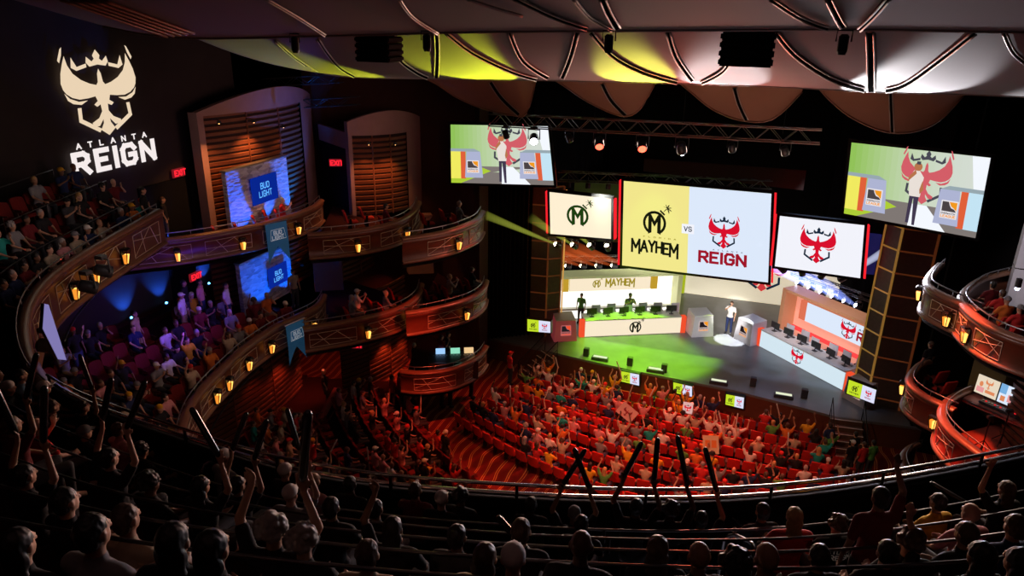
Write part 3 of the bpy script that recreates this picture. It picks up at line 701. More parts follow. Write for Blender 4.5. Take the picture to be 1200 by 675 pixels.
P4 = slatwall('slatted_wall', (-18.8, 27.2), (-18.1, 31.2), 4.1, 7.0, 'slatted wall behind the red-lit lower left box', bow=.3)
P5 = slatwall('slatted_wall', (-19.5, 18.5), (-19.2, 25.8), -1.2, 3.8, 'dark red slatted wall below the left mezzanine front', bow=.5)
P6 = slatwall('slatted_wall', (-17.6, 26.8), (-16.4, 31.2), -1.2, 3.8, 'red-lit slatted wall on the ground level left of the mixing desk', bow=.3)
# plaster piers between boxes, lower levels
b = MB()
for px0, px1, yb, zt, z0 in ((366, 400, 26.8, 7.1, 4.1), (478, 508, 30.6, 7.1, 4.1)):
    a = aty(px0, 300, yb); c = aty(px1, 300, yb + .6)
    b.prism([(a.x, a.y, z0), (c.x, c.y, z0), (c.x - .3, c.y + .4, z0), (a.x - .3, a.y + .4, z0)], (0, 0, zt - z0), PLASTER)
b.build('trim_3', kind='structure')
# black panels painting the shade inside the door recesses, and lintel between box walls
b = MB(); b.prism([(-20.5, 31.0, 10.4), (-17.5, 28.9, 10.4), (-17.6, 28.8, 10.4), (-20.6, 30.9, 10.4)], (0, 0, .75), PLASTER); b.build('trim_4', kind='structure')
b = MB(); a = atx(190, 200, -22.0); b.box((-22.05, 22.2, 8.6), (.1, 2.6, 2.6), BLACKM); b.build('door_shade_1', kind='structure')
b = MB(); a = atx(230, 350, -22.0); b.box((-22.05, 22.5, 5.4), (.1, 1.4, 2.3), BLACKM); b.build('door_shade_2', kind='structure')
b = MB(); b.prism([(-20.6, 31.2, 7.3), (-17.5, 29.0, 7.3), (-17.6, 28.9, 7.3), (-20.7, 31.1, 7.3)], (0, 0, 3.4), BLACKM); b.build('door_shade_3', kind='structure')
# down-lights on the slats
DLM = mat('downlight_bulb', (.4, .2, .1), .4, 0, (1, .5, .15), 8, vary=0)
def downlight(px, py, x, e, col, label, tilt=.25):
    p = atx(px, py, x); root = empty('picture_light', p, label, 'lamp', 'small down-lights above the slatted walls')
    b = MB(); b.lathe([(.015, 0), (.07, -.02), (.09, -.12), (.06, -.12)], BLACK, p + Vector((.18, 0, .08)), 10); b.tube([p + Vector((-.2, 0, .1)), p + Vector((.18, 0, .1))], .015, BLACK, 5); b.build('shade', root)
    b = MB(); b.sphere(p + Vector((.18, 0, -.02)), .045, DLM, 8, 5); b.build('bulb', root)
    spot('slat_spot', p + Vector((.26, 0, -.2)), p + Vector((-.15, 0, -2)), e, col, 95, .9, .02)
for i, (px, py) in enumerate(((252, 143), (293, 142), (328, 148))): downlight(px, py, -20.0, 520 if i < 2 else 25, (1, .38, .1), 'small down-light over the largest upper left box wall, %s from the left' % ORD[i + 1])
for i, (px, py) in enumerate(((428, 168), (459, 168))): downlight(px, py, (-16.6, -15.75)[i], 300, (1, .36, .1), 'small down-light over the second upper left box wall, %s' % ('left one' if i == 0 else 'right one'))
for i, (px, py) in enumerate(((332, 415), (365, 408), (302, 432))): downlight(px, py, -18.4, 110 if i < 2 else 30, (1, .12, .05), 'small red down-light under the left mezzanine front, %s' % ('left', 'right', 'lowest')[i])
for i, (px, py) in enumerate(((440, 302), (467, 300), (350, 310), (452, 395), (478, 386))): downlight(px, py, (-17.6, -17.4, -19.6, -16.4, -15.9)[i], 140, (1, .14, .05), 'small red down-light on a slatted wall, %s' % ('above the red-lit box, left', 'above the red-lit box, right', 'beside the stone panel', 'on the ground level, left', 'on the ground level, right')[i])
# ------------------------------------------------------------------ stone bar backdrops, blue lit
def stone_mat():
    m = bpy.data.materials.new('stacked_stone'); m.use_nodes = True; nt = m.node_tree; b_ = nt.nodes['Principled BSDF']; b_.inputs['Roughness'].default_value = .85
    tc = nt.nodes.new('ShaderNodeTexCoord'); mp = nt.nodes.new('ShaderNodeMapping'); mp.inputs['Scale'].default_value = (1, 1, 3); v = nt.nodes.new('ShaderNodeTexVoronoi'); v.inputs['Scale'].default_value = 3.2
    cr = nt.nodes.new('ShaderNodeValToRGB'); cr.color_ramp.elements[0].color = (.18, .17, .2, 1); cr.color_ramp.elements[1].color = (.62, .6, .66, 1)
    bp = nt.nodes.new('ShaderNodeBump'); bp.inputs['Strength'].default_value = .6; bp.inputs['Distance'].default_value = .08
    nt.links.new(tc.outputs['Object'], mp.inputs['Vector']); nt.links.new(mp.outputs['Vector'], v.inputs['Vector']); nt.links.new(v.outputs['Color'], cr.inputs['Fac']); nt.links.new(cr.outputs['Color'], b_.inputs['Base Color'])
    nt.links.new(v.outputs['Distance'], bp.inputs['Height']); nt.links.new(bp.outputs['Normal'], b_.inputs['Normal']); return m
STONE = stone_mat()
def backdrop(c, y0, y1, z0, z1, x, sign_rect, label, topm):
    root = empty('stone_backdrop', (x, (y0 + y1) / 2, z0), label, 'backdrop')
    b = MB(); b.box((x - .1, (y0 + y1) / 2, (z0 + z1) / 2), (.2, y1 - y0, z1 - z0), STONE); b.build('stone_panel', root)
    b = MB(); b.box((x - .08, (y0 + y1) / 2, z1 + .03), (.3, y1 - y0 + .1, .06), topm); b.build('top_trim', root)
    sy0, sy1, sz0, sz1 = sign_rect
    sp = empty('hanging_sign', (x + .14, (sy0 + sy1) / 2, sz0), c, 'sign'); b = MB(); b.box((x + .12, (sy0 + sy1) / 2, (sz0 + sz1) / 2), (.05, sy1 - sy0, sz1 - sz0), emi('deep_blue_sign', '0a2a9c', .8)); b.build('board', sp)
    LW = emi('sign_letter_blue', '5fb0ff', 1.1)
    o = Vector((x + .16, sy0, sz0)); W = sy1 - sy0; H = sz1 - sz0; b = MB()
    text_on(b, 'BUD', o + Vector((0, W * .33, H * .54)), Vector((0, 1, 0)), _Z, H * .2, LW, .9); text_on(b, 'LIGHT', o + Vector((0, W * .25, H * .24)), Vector((0, 1, 0)), _Z, H * .2, LW, .9)
    text_on(b, 'SEAT GEEK', o + Vector((0, W * .3, H * .08)), Vector((0, 1, 0)), _Z, H * .08, LW, .9) if False else None
    b.build('lettering', sp)
    return root
# ------------------------------------------------------------------ screens
SCR_CREAM = emi('screen_cream', 'fff0d2', 1.); SCR_YEL = emi('screen_yellow', 'f2e68c', 1.); SCR_BLUE = emi('screen_pale_blue', 'dde9fb', 1.); SCR_WHITE = emi('screen_white', 'f2f3fb', 1.)
INK = emi('ink_black', '16180c', 1.); INKN = emi('ink_navy', '17283c', 1.); SRED = emi('emblem_red', 'd8102c', 1.); SREDT = emi('wordmark_red', 'a01428', 1.); OLIVE = emi('olive_ink', '9a8a1a', 1.); DKG = emi('dark_green_ink', '1d3d10', 1.)
ORANGE = emi('badge_orange', 'f29a20', 1.); REDLED = emi('red_led', 'e8202a', 1.2); PAPER = emi('badge_plate', 'f4f0f4', .9); GREYE = emi('badge_grey', '4a4244', 1.)
NB = Vector((0, 1, 0))
def quadscreen(name, c4, y, label, W, H, painter, frame=.12, cat='screen', led=None):
    C4 = [aty(px, py, y[i] if isinstance(y, (list, tuple)) else y) for i, (px, py) in enumerate(c4)]
    base = (C4[2] + C4[3]) / 2; root = empty(name, base, label, cat)
    cv = Canvas(*C4, W, H, CC); cv.rect(0, 0, W, H, painter[0], 0)
    painter[1](cv, W, H); cv.build('display_face', root)
    b = MB(); n = cv.n; e = frame
    TL, TR, BR, BL = C4; ux = (TR - TL).normalized(); uz = (TL - BL).normalized()
    for p, q, d in ((TL - ux * e, TR + ux * e, uz), (BL - ux * e, BR + ux * e, -uz)):
        b.prism([p, q, q + d * e, p + d * e], -n * .25, BLACK)
    for p, q, d in ((TL, BL, -ux), (TR, BR, ux)): b.prism([p, q, q + d * e, p + d * e], -n * .25, BLACK)
    b.prism([TL - n * .1, TR - n * .1, BR - n * .1, BL - n * .1], -n * .15, BLACK); b.build('frame', root)
    if led:
        b = MB()
        for side in led:
            p, q, d = ((TL, BL, -ux) if side < 0 else (TR, BR, ux)); b.prism([p + d * e * 1.1, q + d * e * 1.1, q + d * (e * 1.1 + .09), p + d * (e * 1.1 + .09)], -n * .3, REDLED)
        b.build('led_strip', root)
    return root, cv
def p_center(cv, W, H):
    cv.rect(W * .46, 0, W, H, SCR_BLUE, 1)
    cv.put(bomb(), W * .225, H * .55, H * .14, INK); cv.jag('MAYHEM', W * .23, H * .19, H * .13, INK)
    cv.text('FLORIDA', W * .15, H * .375, H * .014, OLIVE, wf=2.2, wt=.22, sp=1.4)
    cv.rect(W * .415, H * .465, W * .5, H * .575, SCR_WHITE, 2); cv.text('VS', W * .457, H * .495, H * .05, INKN, 3, center=True)
    cv.bird(W * .7, H * .53, H * .175, SRED, INKN); cv.text('ATLANTA', W * .63, H * .305, H * .012, INKN, wf=2., wt=.2, sp=1.5)
    cv.text('REIGN', W * .695, H * .16, H * .115, SREDT, wf=1.12, wt=.26, center=True)
quadscreen('led_screen', [(731, 212), (904, 227), (900, 331), (729, 311)], 33.7, 'big centre screen, yellow left half and pale blue right half with two emblems', 178, 104, (SCR_YEL, p_center), led=(-1, 1))
quadscreen('led_screen', [(644, 225), (716, 233), (716, 280), (645, 274)], 33.6, 'cream side screen left of the centre screen with dark round bomb emblem', 72, 50, (SCR_CREAM, lambda cv, W, H: cv.put(bomb(), W * .46, H * .5, H * .26, DKG)), led=(-1, 1))
quadscreen('led_screen', [(914, 253), (1013, 264), (1008, 326), (908, 312)], 33.6, 'white side screen right of the centre screen with red winged emblem', 98, 62, (SCR_WHITE, lambda cv, W, H: cv.bird(W * .48, H * .54, H * .33, SRED, INKN)), led=(-1, 1))
# camera relay screens
I_BG = [emi('relay_green_%d' % i, '%02x%02x%02x' % tuple(int(a + (b_ - a) * (1 - (1 - i / 21) ** 2)) for a, b_ in ((0x9c, 0xe4), (0xd0, 0xec), (0x60, 0xe2))), .85) for i in range(22)]
I_FLOOR = emi('relay_floor', '8d8480', .8); I_FLG = emi('relay_floor_green', 'b6d63a', .9); I_POD = emi('relay_podium', 'b6bcdc', .9); I_PODT = emi('relay_podium_top', '9fb0b8', .9); I_WH = emi('relay_white', 'f4f8ff', 1.); I_RED = emi('relay_red', 'd8606a', .95)
I_OR = emi('relay_orange', 'e0603a', 1.); I_Y = emi('relay_yellow', 'f0ea60', 1.); I_DK = emi('relay_dark', '50505c', .8); I_SKIN = emi('relay_skin', 'c07a50', .9); I_SH = emi('relay_shirt', 'eee4dc', .95); I_PANT = emi('relay_trousers', '4a4058', .8); I_LB = emi('relay_light_blue', 'c4e4f4', 1.)
def p_relay(cv, W, H):
    for i in range(22): cv.rect(W * i / 22, H * .2, W * (i + 1) / 22, H, I_BG[i], 1)
    cv.rect(0, 0, W, H * .3, I_FLOOR, 1); cv.poly([(0, 0), (W * .1, 0), (W * .4, H * .22), (W * .28, H * .3), (0, H * .3)], I_FLG, 2)
    cv.poly([(W * .5, H * .3), (W * .62, H * .3), (W * .78, 0), (W * .5, 0)], I_WH, 2); cv.poly([(W * .88, H), (W * 1, H), (W, H * .6), (W * .93, H * .55)], I_WH, 2)
    cv.bird(W * .58, H * .68, H * .33, I_RED, I_DK, 3)
    for x0, s in ((.0, 1), (1., -1)):
        X = lambda t: W * (x0 + s * t)
        cv.poly([(X(0), H * .08), (X(.1), H * .08), (X(.1), H * .56), (X(0), H * .56)], I_Y if s > 0 else I_LB, 4); cv.poly([(X(.1), H * .08), (X(.15), H * .08), (X(.15), H * .56), (X(.1), H * .56)], I_OR, 4)
        cv.poly([(X(.14), H * .1), (X(.32), H * .1), (X(.3), H * .55), (X(.16), H * .55)], I_POD, 5); cv.poly([(X(0), H * .55), (X(.3), H * .55), (X(.24), H * .6), (X(0), H * .6)], I_PODT, 5)
        lx = W * .17 if s > 0 else W * .73; cv.league(lx, H * .2, W * .105, GREYE, ORANGE, PAPER, 6)
    # host
    cx = W * .515
    cv.poly([(cx - W * .035, H * .04), (cx - W * .012, H * .04), (cx + W * .0, H * .42), (cx - W * .03, H * .44)], I_PANT, 7); cv.poly([(cx + W * .015, H * .02), (cx + W * .035, H * .02), (cx + W * .04, H * .44), (cx + W * .0, H * .42)], I_PANT, 7)
    cv.poly([(cx - W * .035, H * .4), (cx + W * .045, H * .4), (cx + W * .055, H * .66), (cx + W * .02, H * .74), (cx - W * .02, H * .74), (cx - W * .05, H * .64)], I_SH, 8)
    cv.poly([(cx - W * .05, H * .66), (cx - W * .06, H * .58), (cx - W * .0, H * .7), (cx - W * .01, H * .75)], I_SKIN, 9); cv.poly([(cx + W * .05, H * .62), (cx + W * .065, H * .5), (cx + W * .04, H * .44), (cx + W * .035, H * .5)], I_SKIN, 9)
    cv.put(ringarc(0, 1, 0, 360, 12), cx + W * .005, H * .79, H * .055, I_SKIN, 9, fx=1.); cv.poly([(cx - W * .01, H * .82), (cx + W * .02, H * .82), (cx + W * .02, H * .86), (cx - W * .008, H * .86)], I_DK, 10)
quadscreen('relay_screen', [(528, 146), (642, 148), (649, 217), (529, 214)], [30.4, 31, 31, 30.4], 'left hanging video screen showing the host between two podiums', 118, 70, (I_BG[0], p_relay))
quadscreen('relay_screen', [(998, 167), (1161, 185), (1143, 279), (989, 250)], [30.6, 29.6, 29.6, 30.6], 'right hanging video screen showing the host between two podiums', 160, 88, (I_BG[0], p_relay))
# ------------------------------------------------------------------ booths
BEIGE = emi('led_panel_cream', 'ffeed0', .95); LB = emi('led_panel_ice', 'd8ebf6', .95); BLANC = emi('glow_white', 'fffdf2', 1.3)
CAB = mat('booth_laminate', (.62, .6, .56), .4, vary=.04); CABD = mat('booth_trim', (.2, .18, .14), .4, vary=.1); ORED = emi('orange_red_led', 'f0502e', 1.)
def frame2(a, b_):
    d = Vector((b_[0] - a[0], b_[1] - a[1], 0)); L = d.length; d.normalize(); n = Vector((d.y, -d.x, 0))   # n towards audience when d runs left-right
    return Vector((a[0], a[1], 0)), d, n, L
def desk(a, b_, h, label, face, painter, W, led_m, dep=.95):
    o, d, n, L = frame2(a, b_); root = empty('player_desk', o + d * L / 2, label, 'desk'); up = _Z
    cv = Canvas(o + up * (h - .04) + n * .02, o + d * L + up * (h - .04) + n * .02, o + d * L + up * .03 + n * .02, o + up * .03 + n * .02, W, W * (h - .07) / L, o + n * 9 + up)
    cv.rect(0, 0, W, cv.H, face, 0); painter(cv, W, cv.H); cv.build('front_display', root)
    b = MB(); P = [o - n * .02, o + d * L - n * .02, o + d * L - n * (.3), o - n * .3]; b.prism([p for p in P], up * (h - .03), CAB); b.build('carcass', root)
    b = MB(); b.prism([o + n * .06 + up * (h - .03), o + d * L + n * .06 + up * (h - .03), o + d * L - n * dep + up * (h - .03), o - n * dep + up * (h - .03)], up * .05, CAB); b.build('worktop', root)
    for t in (.02, L - .1):
        b = MB(); b.prism([o + d * t - n * (dep - .1), o + d * (t + .08) - n * (dep - .1), o + d * (t + .08) - n * dep, o + d * t - n * dep], up * (h - .03), CABD); b.build('leg', root)
    for t in (-.27, L + .04):
        b = MB(); b.prism([o + d * t + n * .01, o + d * (t + .26) + n * .01, o + d * (t + .26) - n * .3, o + d * t - n * .3], up * (h - .02), led_m); b.build('end_column', root)
    return o, d, n, L
def pod(c, d, n, label, w=1.25, h=1.15, dep=1.1, facem=None, sign=1, sunk=.0):
    """tapered podium with badge on its front"""
    root = empty('podium', c, label, 'podium'); up = _Z; facem = facem or GREYP
    B = [c + d * (-w / 2) + n * dep / 2, c + d * (w / 2) + n * dep / 2, c + d * (w / 2) - n * dep / 2, c + d * (-w / 2) - n * dep / 2]
    T = [c + d * (-w * .42) + n * dep * .42 + up * h, c + d * (w * .42) + n * dep * .42 + up * h, c + d * (w * .42) - n * dep * .5 + up * (h + .08), c + d * (-w * .42) - n * dep * .5 + up * (h + .08)]
    b = MB(); b.hexa(B, T, facem); bd = b.build('body', root)
    b = MB(); b.prism([p + up * .01 for p in T], up * .05, WHITE); b.build('top', root)
    cv = Canvas(T[0] + n * .01, T[1] + n * .01, B[1] + n * .01, B[0] + n * .01, 1, 1, c + n * 9 + up * 2)
    ink, plate = (emi('badge_ink', '241c20', 1.), emi('badge_paper', 'e0c8c4', .8)) if sign else (emi('badge_ink', '241c20', 1.), emi('badge_paper_red', 'c87070', .8))
    cv.league(.3, .32, .42, ink, ORANGE if sign else ORED, plate, 1); cv.build('badge', bd); return root
def p_bomb(cv, W, H): cv.put(bomb(), W * .52, H * .48, H * .37, INK)
DA, DB = (-7.75, 35.3), (-2.95, 37.75)
o, d, n, L = desk(DA, DB, .98, 'left team desk with cream front display and black round emblem', BEIGE, p_bomb, 100, ORED)
L_o, L_d, L_n, L_L = o, d, n, L
PODRED = mat('podium_red', (.42, .08, .09), .5, 0, (.35, .05, .06), .35, vary=.05)  # red light put into the podium colour and glow
pod(o - d * 1.15 + n * -.1, d, n, 'red-lit podium at the left end of the left team desk', facem=PODRED, sign=0)
pod(o + d * (L + 1.05) + n * .1, d, n, 'pale podium with badge between left team desk and the host', facem=GREYP)
def p_birdc(cv, W, H): cv.bird(W * .47, H * .55, H * .42, SRED, INKN)
RA, RB = (1.25, 37.5), (5.05, 33.75)
o, d, n, L = desk(RA, RB, .98, 'right team desk with pale blue front display and red winged emblem', LB, p_birdc, 100, ORED)
R_o, R_d, R_n, R_L = o, d, n, L
pod(o - d * .82 + n * -.05, d, n, 'pale podium with badge at the upstage end of the right team desk')
pod(o + d * (L + 1.05), d, n, 'podium at the downstage end of the right team desk beside the tower', h=1.0)
# team booth backs
def booth_back(o, d, n, L, gap, h, ext0, ext1, label, wallm, fr, glow, painter, text_panel, shelf):
    p0 = o - n * gap - d * ext0; W = L + ext0 + ext1; up = _Z; root = empty('booth_wall', p0 + d * W / 2, label, 'booth wall')
    b = MB(); b.prism([p0, p0 + d * W, p0 + d * W - n * .1, p0 - n * .1], up * h, wallm); b.build('back_panel', root)
    b = MB()
    for a0, a1 in ((-.25, 0), (W, W + .25)): b.prism([p0 + d * a0 + n * .9, p0 + d * a1 + n * .9, p0 + d * a1 - n * .15, p0 + d * a0 - n * .15], up * (h + .12), fr)
    b.prism([p0 - d * .25 + n * .9 + up * h, p0 + d * (W + .25) + n * .9 + up * h, p0 + d * (W + .25) - n * .15 + up * h, p0 - d * .25 - n * .15 + up * h], up * .14, fr); b.build('portal_frame', root)
    b = MB(); b.prism([p0 + n * .3 + up * .62, p0 + d * W + n * .3 + up * .62, p0 + d * W + up * .62, p0 + up * .62], up * .1, shelf); b.build('ledge', root)
    t0, t1, z0, z1 = text_panel
    cv = Canvas(p0 + d * t0 + n * .22 + up * z1, p0 + d * t1 + n * .22 + up * z1, p0 + d * t1 + n * .22 + up * z0, p0 + d * t0 + n * .22 + up * z0, 100, 100 * (z1 - z0) / (t1 - t0), o + n * 20 + up * 2)
    cv.rect(0, 0, 100, cv.H, glow, 0); painter(cv, 100, cv.H); cv.build('name_panel', root)
    b = MB(); b.prism([p0 + d * t0 + n * .2 + up * z0, p0 + d * t1 + n * .2 + up * z0, p0 + d * t1 + up * z0, p0 + d * t0 + up * z0], up * (z1 - z0), fr); b.build('panel_box', root)
    for a0 in (t0 - .42, t1 + .06):
        b = MB(); b.prism([p0 + d * a0 + n * .24 + up * z0, p0 + d * (a0 + .36) + n * .24 + up * z0, p0 + d * (a0 + .36) + up * z0, p0 + d * a0 + up * z0], up * (z1 - z0), GOLDC if glow is BEIGE else SALM); b.build('side_light', root)
    return p0, W
GOLDC = emi('gold_light', 'c8a030', .9); SALM = emi('salmon_light', 'e87858', .9)
CREAMW = mat('cream_booth_wall', (.8, .76, .6), .5, 0, (1, 1, .92), 1.2, vary=.02); SALW = mat('salmon_booth_wall', (.75, .3, .22), .5, 0, (1., .42, .3), .6, vary=.02); OLFR = mat('olive_frame', (.55, .55, .3), .4, 0, (.6, .62, .3), .35, vary=.05); SALF = mat('copper_frame', (.5, .26, .15), .35, 0, (.6, .25, .12), .35, vary=.05)  # wall and frame glow paints in the wash light on the booths
def p_may(cv, W, H): cv.put(bomb(), W * .33, H * .48, H * .28, OLIVE); cv.jag('MAYHEM', W * .62, H * .3, H * .46, OLIVE)
def p_rei(cv, W, H): cv.bird(W * .62, H * .52, H * .42, SRED, INKN); cv.text('ATLANTA', W * .76, H * .72, H * .08, INKN, wf=2.); cv.text('REIGN', W * .76, H * .22, H * .38, SREDT, wf=1., wt=.26)
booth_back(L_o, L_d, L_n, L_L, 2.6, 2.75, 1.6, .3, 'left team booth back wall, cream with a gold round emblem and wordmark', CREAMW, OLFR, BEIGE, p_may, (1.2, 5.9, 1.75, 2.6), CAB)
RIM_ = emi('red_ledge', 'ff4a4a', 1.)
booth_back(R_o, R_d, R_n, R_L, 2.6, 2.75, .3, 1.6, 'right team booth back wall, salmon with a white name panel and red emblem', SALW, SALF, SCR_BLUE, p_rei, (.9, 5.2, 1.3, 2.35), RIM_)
# upstage cyclorama with emblem
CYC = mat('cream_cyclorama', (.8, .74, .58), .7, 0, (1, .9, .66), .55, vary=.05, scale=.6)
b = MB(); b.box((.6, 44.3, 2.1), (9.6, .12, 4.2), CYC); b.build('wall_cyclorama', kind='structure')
cv = Canvas((-.9 + .6, 44.2, 3.6), (1.9 + .6, 44.2, 3.6), (1.9 + .6, 44.2, .5), (-.9 + .6, 44.2, .5), 2.8, 3.1, (0, 0, 2))
em = empty('backdrop_emblem', (1.1, 44.2, .5), 'red winged emblem with dark crown on the cream upstage wall', 'emblem'); cv.bird(1.4, 1.75, 1.35, emi('cyc_red', 'd83a40', .9), INKN, 1); cv.build('emblem_shapes', em)
YG = emi('lime_strip', 'b4c424', .8)
b = MB(); b.box((-3.9, 44.15, 2.1), (.9, .1, 4.2), YG); b.build('lime_wall_panel', label='lime coloured panel at the left end of the cream upstage wall', cat='wall panel')
# ------------------------------------------------------------------ chairs, monitors
NETC = mat('grey_mesh_fabric', (.65, .64, .68), .6, vary=.1); DKP = mat('dark_plastic', (.03, .03, .035), .4, vary=.1)
def office_chair(m):
    r = empty('office_chair')
    b = MB(); b.bbox((0, 0, .47), (.5, .48, .09), m, .035); b.build('seat', r, world=False, smooth=True)
    g_ = [[Vector((.25 * math.sin((j / 8 - .5) * 2.2) * (1 - .12 * abs(i / 6 - .5)), -.24 - .06 * math.cos((j / 8 - .5) * 2.2) + .0, .55 + i * .1)) for j in range(9)] for i in range(7)]
    b = MB(); b.sheet(g_, m); b.sheet([[p + Vector((0, -.03, 0)) for p in q] for q in g_], m); b.build('backrest', r, world=False, smooth=True)
    for s in (-1, 1):
        b = MB(); b.tube([(s * .26, -.1, .47), (s * .3, -.08, .68)], .015, DKP, 6); b.bbox((s * .3, 0, .69), (.06, .26, .03), DKP, .01); b.build('armrest', r, world=False)
    b = MB(); b.tube([(0, 0, .1), (0, 0, .44)], .03, DKP, 8)
    for k in range(5):
        a = k * 1.2566; b.tube([(0, 0, .12), (.28 * math.cos(a), .28 * math.sin(a), .07)], .02, DKP, 6)
    bs = b.build('base', r, world=False)
    for k in range(5):
        a = k * 1.2566; b = MB(); b.sphere((.28 * math.cos(a), .28 * math.sin(a), .035), .035, DKP, 8, 6); b.build('castor', bs, world=False)
    return r
def pc_monitor():
    r = empty('computer_monitor')
    b = MB(); b.bbox((0, 0, .32), (.56, .04, .34), DKP, .012); b.build('casing', r, world=False)
    b = MB(); b.poly([(-.26, -.024, .17), (.26, -.024, .17), (.26, -.024, .47), (-.26, -.024, .47)], emi('monitor_glow', '9fb8d8', .7)); b.build('display_face', r, world=False)
    b = MB(); b.tube([(0, .03, .02), (0, .03, .3)], .022, DKP, 6); b.bbox((0, .03, .012), (.24, .2, .024), DKP, .008); b.build('stand', r, world=False); return r
CH = None; MO = None
for (o, d, n, L, nm, m) in ((L_o, L_d, L_n, L_L, 'left', NETC), (R_o, R_d, R_n, R_L, 'right', NETC)):
    for i in range(6):
        t = L * (i + .5) / 6; ang = math.atan2(d.y, d.x)
        if CH is None: CH = office_chair(m); c = CH
        else: c = copy_tree(CH)
        c.location = o + d * (t + .4) - n * (1.45 + .15 * math.sin(i * 2.3)); c.scale = (1.15, 1.15, 1.22); c.rotation_euler = (0, 0, ang + math.pi * 0 + .5 * math.sin(i * 3.1)); tag(c, 'grey mesh office chair behind the %s team desk, %s from its left end' % (nm, ORD[i + 1]), 'chair', 'office chairs behind the team desks')
        if MO is None: MO = pc_monitor(); c = MO
        else: c = copy_tree(MO)
        c.location = o + d * t - n * .45 + _Z * 1.0; c.rotation_euler = (0, 0, ang + math.pi + .15 * math.sin(i)); tag(c, 'computer monitor on the %s team desk, %s from its left end' % (nm, ORD[i + 1]), 'monitor', 'monitors on the team desks')
        kb = MB(); kb.bbox((0, 0, .012), (.42, .15, .024), DKP, .006); k_ = kb.build('keyboard', None, 'dark keyboard on the %s team desk, %s from its left end' % (nm, ORD[i + 1]), 'keyboard', 'keyboards on the team desks', world=False); k_.location = o + d * t - n * .72 + _Z * 1.0; k_.rotation_euler = (0, 0, ang)
# ------------------------------------------------------------------ lattice towers
TFR = mat('orange_lit_frame', (.2, .08, .04), .5, .2, (.5, .12, .03), .1, vary=.2); TFRY = mat('gold_lit_frame', (.5, .3, .1), .4, .3, (.8, .42, .08), .22, vary=.2); TPAN = mat('grey_infill', (.12, .09, .075), .7, vary=.3)  # light on the tower frames painted in as colour and faint glow
def tower(p_in, p_corner, p_out, z0, z1, label, brightside, base):
    root = empty('lattice_tower', base, label, 'tower'); up = _Z; N = int((z1 - z0) / .95)
    for a, c, m, nm in ((p_in, p_corner, TFRY if brightside == 0 else TFR, 'narrow_face'), (p_corner, p_out, TFR, 'wide_face')):
        a = Vector(a); c = Vector(c); b = MB(); b.prism([a + up * z0, c + up * z0, c + up * z0 + Vector((0, .06, 0)), a + up * z0 + Vector((0, .06, 0))], up * (z1 - z0), TPAN); b.build('infill_panel', root)
        b = MB()
        for p in (a, c): b.tube([p + up * z0, p + up * z1], .055, m, 4)
        for i in range(N + 1):
            z = z0 + (z1 - z0) * i / N; b.tube([a + up * z, c + up * z], .04, m, 4)
        b.build(nm, root)
    return root
q = atz(1003, 470, 0); q = Vector((q.x, q.y, 0))
tower((q.x - .1, q.y + .75, 0), (q.x + .42, q.y - .05, 0), (q.x + 1.75, q.y - .25, 0), -.6, 10.2, 'tall lattice tower at the right of the stage with gold-lit edge', 0, (q.x, q.y, 0))
q = atz(650, 391, 0)
tower((q.x + .2, q.y, 0), (q.x - .4, q.y - .5, 0), (q.x - 1.5, q.y - .6, 0), -.4, 8.2, 'tall lattice tower at the left of the stage with dim red frame', 1, (q.x, q.y, 0))
EDGE = mat('gold_edge', (.6, .35, .1), .4, 0, (.9, .45, .1), .6, vary=.1)
b = MB(); b.tube([(q.x + .3, q.y + .1, 0), (q.x + .3, q.y + .1, 8)], .04, EDGE, 6); b.build('light_strip', None, 'thin gold light strip up the left tower edge', 'light')
# hanging small displays beside the stage
LIME = emi('lime_display', 'c4e02a', 1.); LILAC = emi('lilac_display', 'dfe0fa', 1.)
def p_small(cv, W, H):
    cv.rect(W * .5, 0, W, H, LILAC, 1); cv.put(bomb(), W * .25, H * .52, H * .2, INK); cv.text('MAYHEM', W * .25, H * .16, H * .1, INK, center=True); cv.bird(W * .75, H * .56, H * .22, SRED, INKN); cv.text('REIGN', W * .75, H * .16, H * .1, SREDT, center=True)
quadscreen('small_display', [(618, 374), (645, 377), (645, 390), (618, 388)], 31.3, 'small lime and lilac display hanging left of the stage', 27, 14, (LIME, p_small), .04, 'display')
quadscreen('small_display', [(995, 445), (1027, 457), (1024, 473), (992, 461)], 30.0, 'small lime and lilac display hanging right of the stage', 32, 16, (LIME, p_small), .04, 'display')
for i, c4 in enumerate(([(728, 435), (749, 439), (749, 452), (728, 447)], [(789, 448), (811, 453), (811, 465), (789, 460)], [(851, 462), (872, 466), (871, 479), (850, 474)])):
    C4 = [atpl(px, py, Vector((0, 31.6, 0)), Vector((.1, 1, 0)).normalized()) for px, py in c4]
    quadscreen('small_display', c4, [c.y for c in C4], 'small lime and lilac display on the stage front, %s from the left' % ORD[i + 1], 22, 13, (LIME, p_small), .04, 'display')
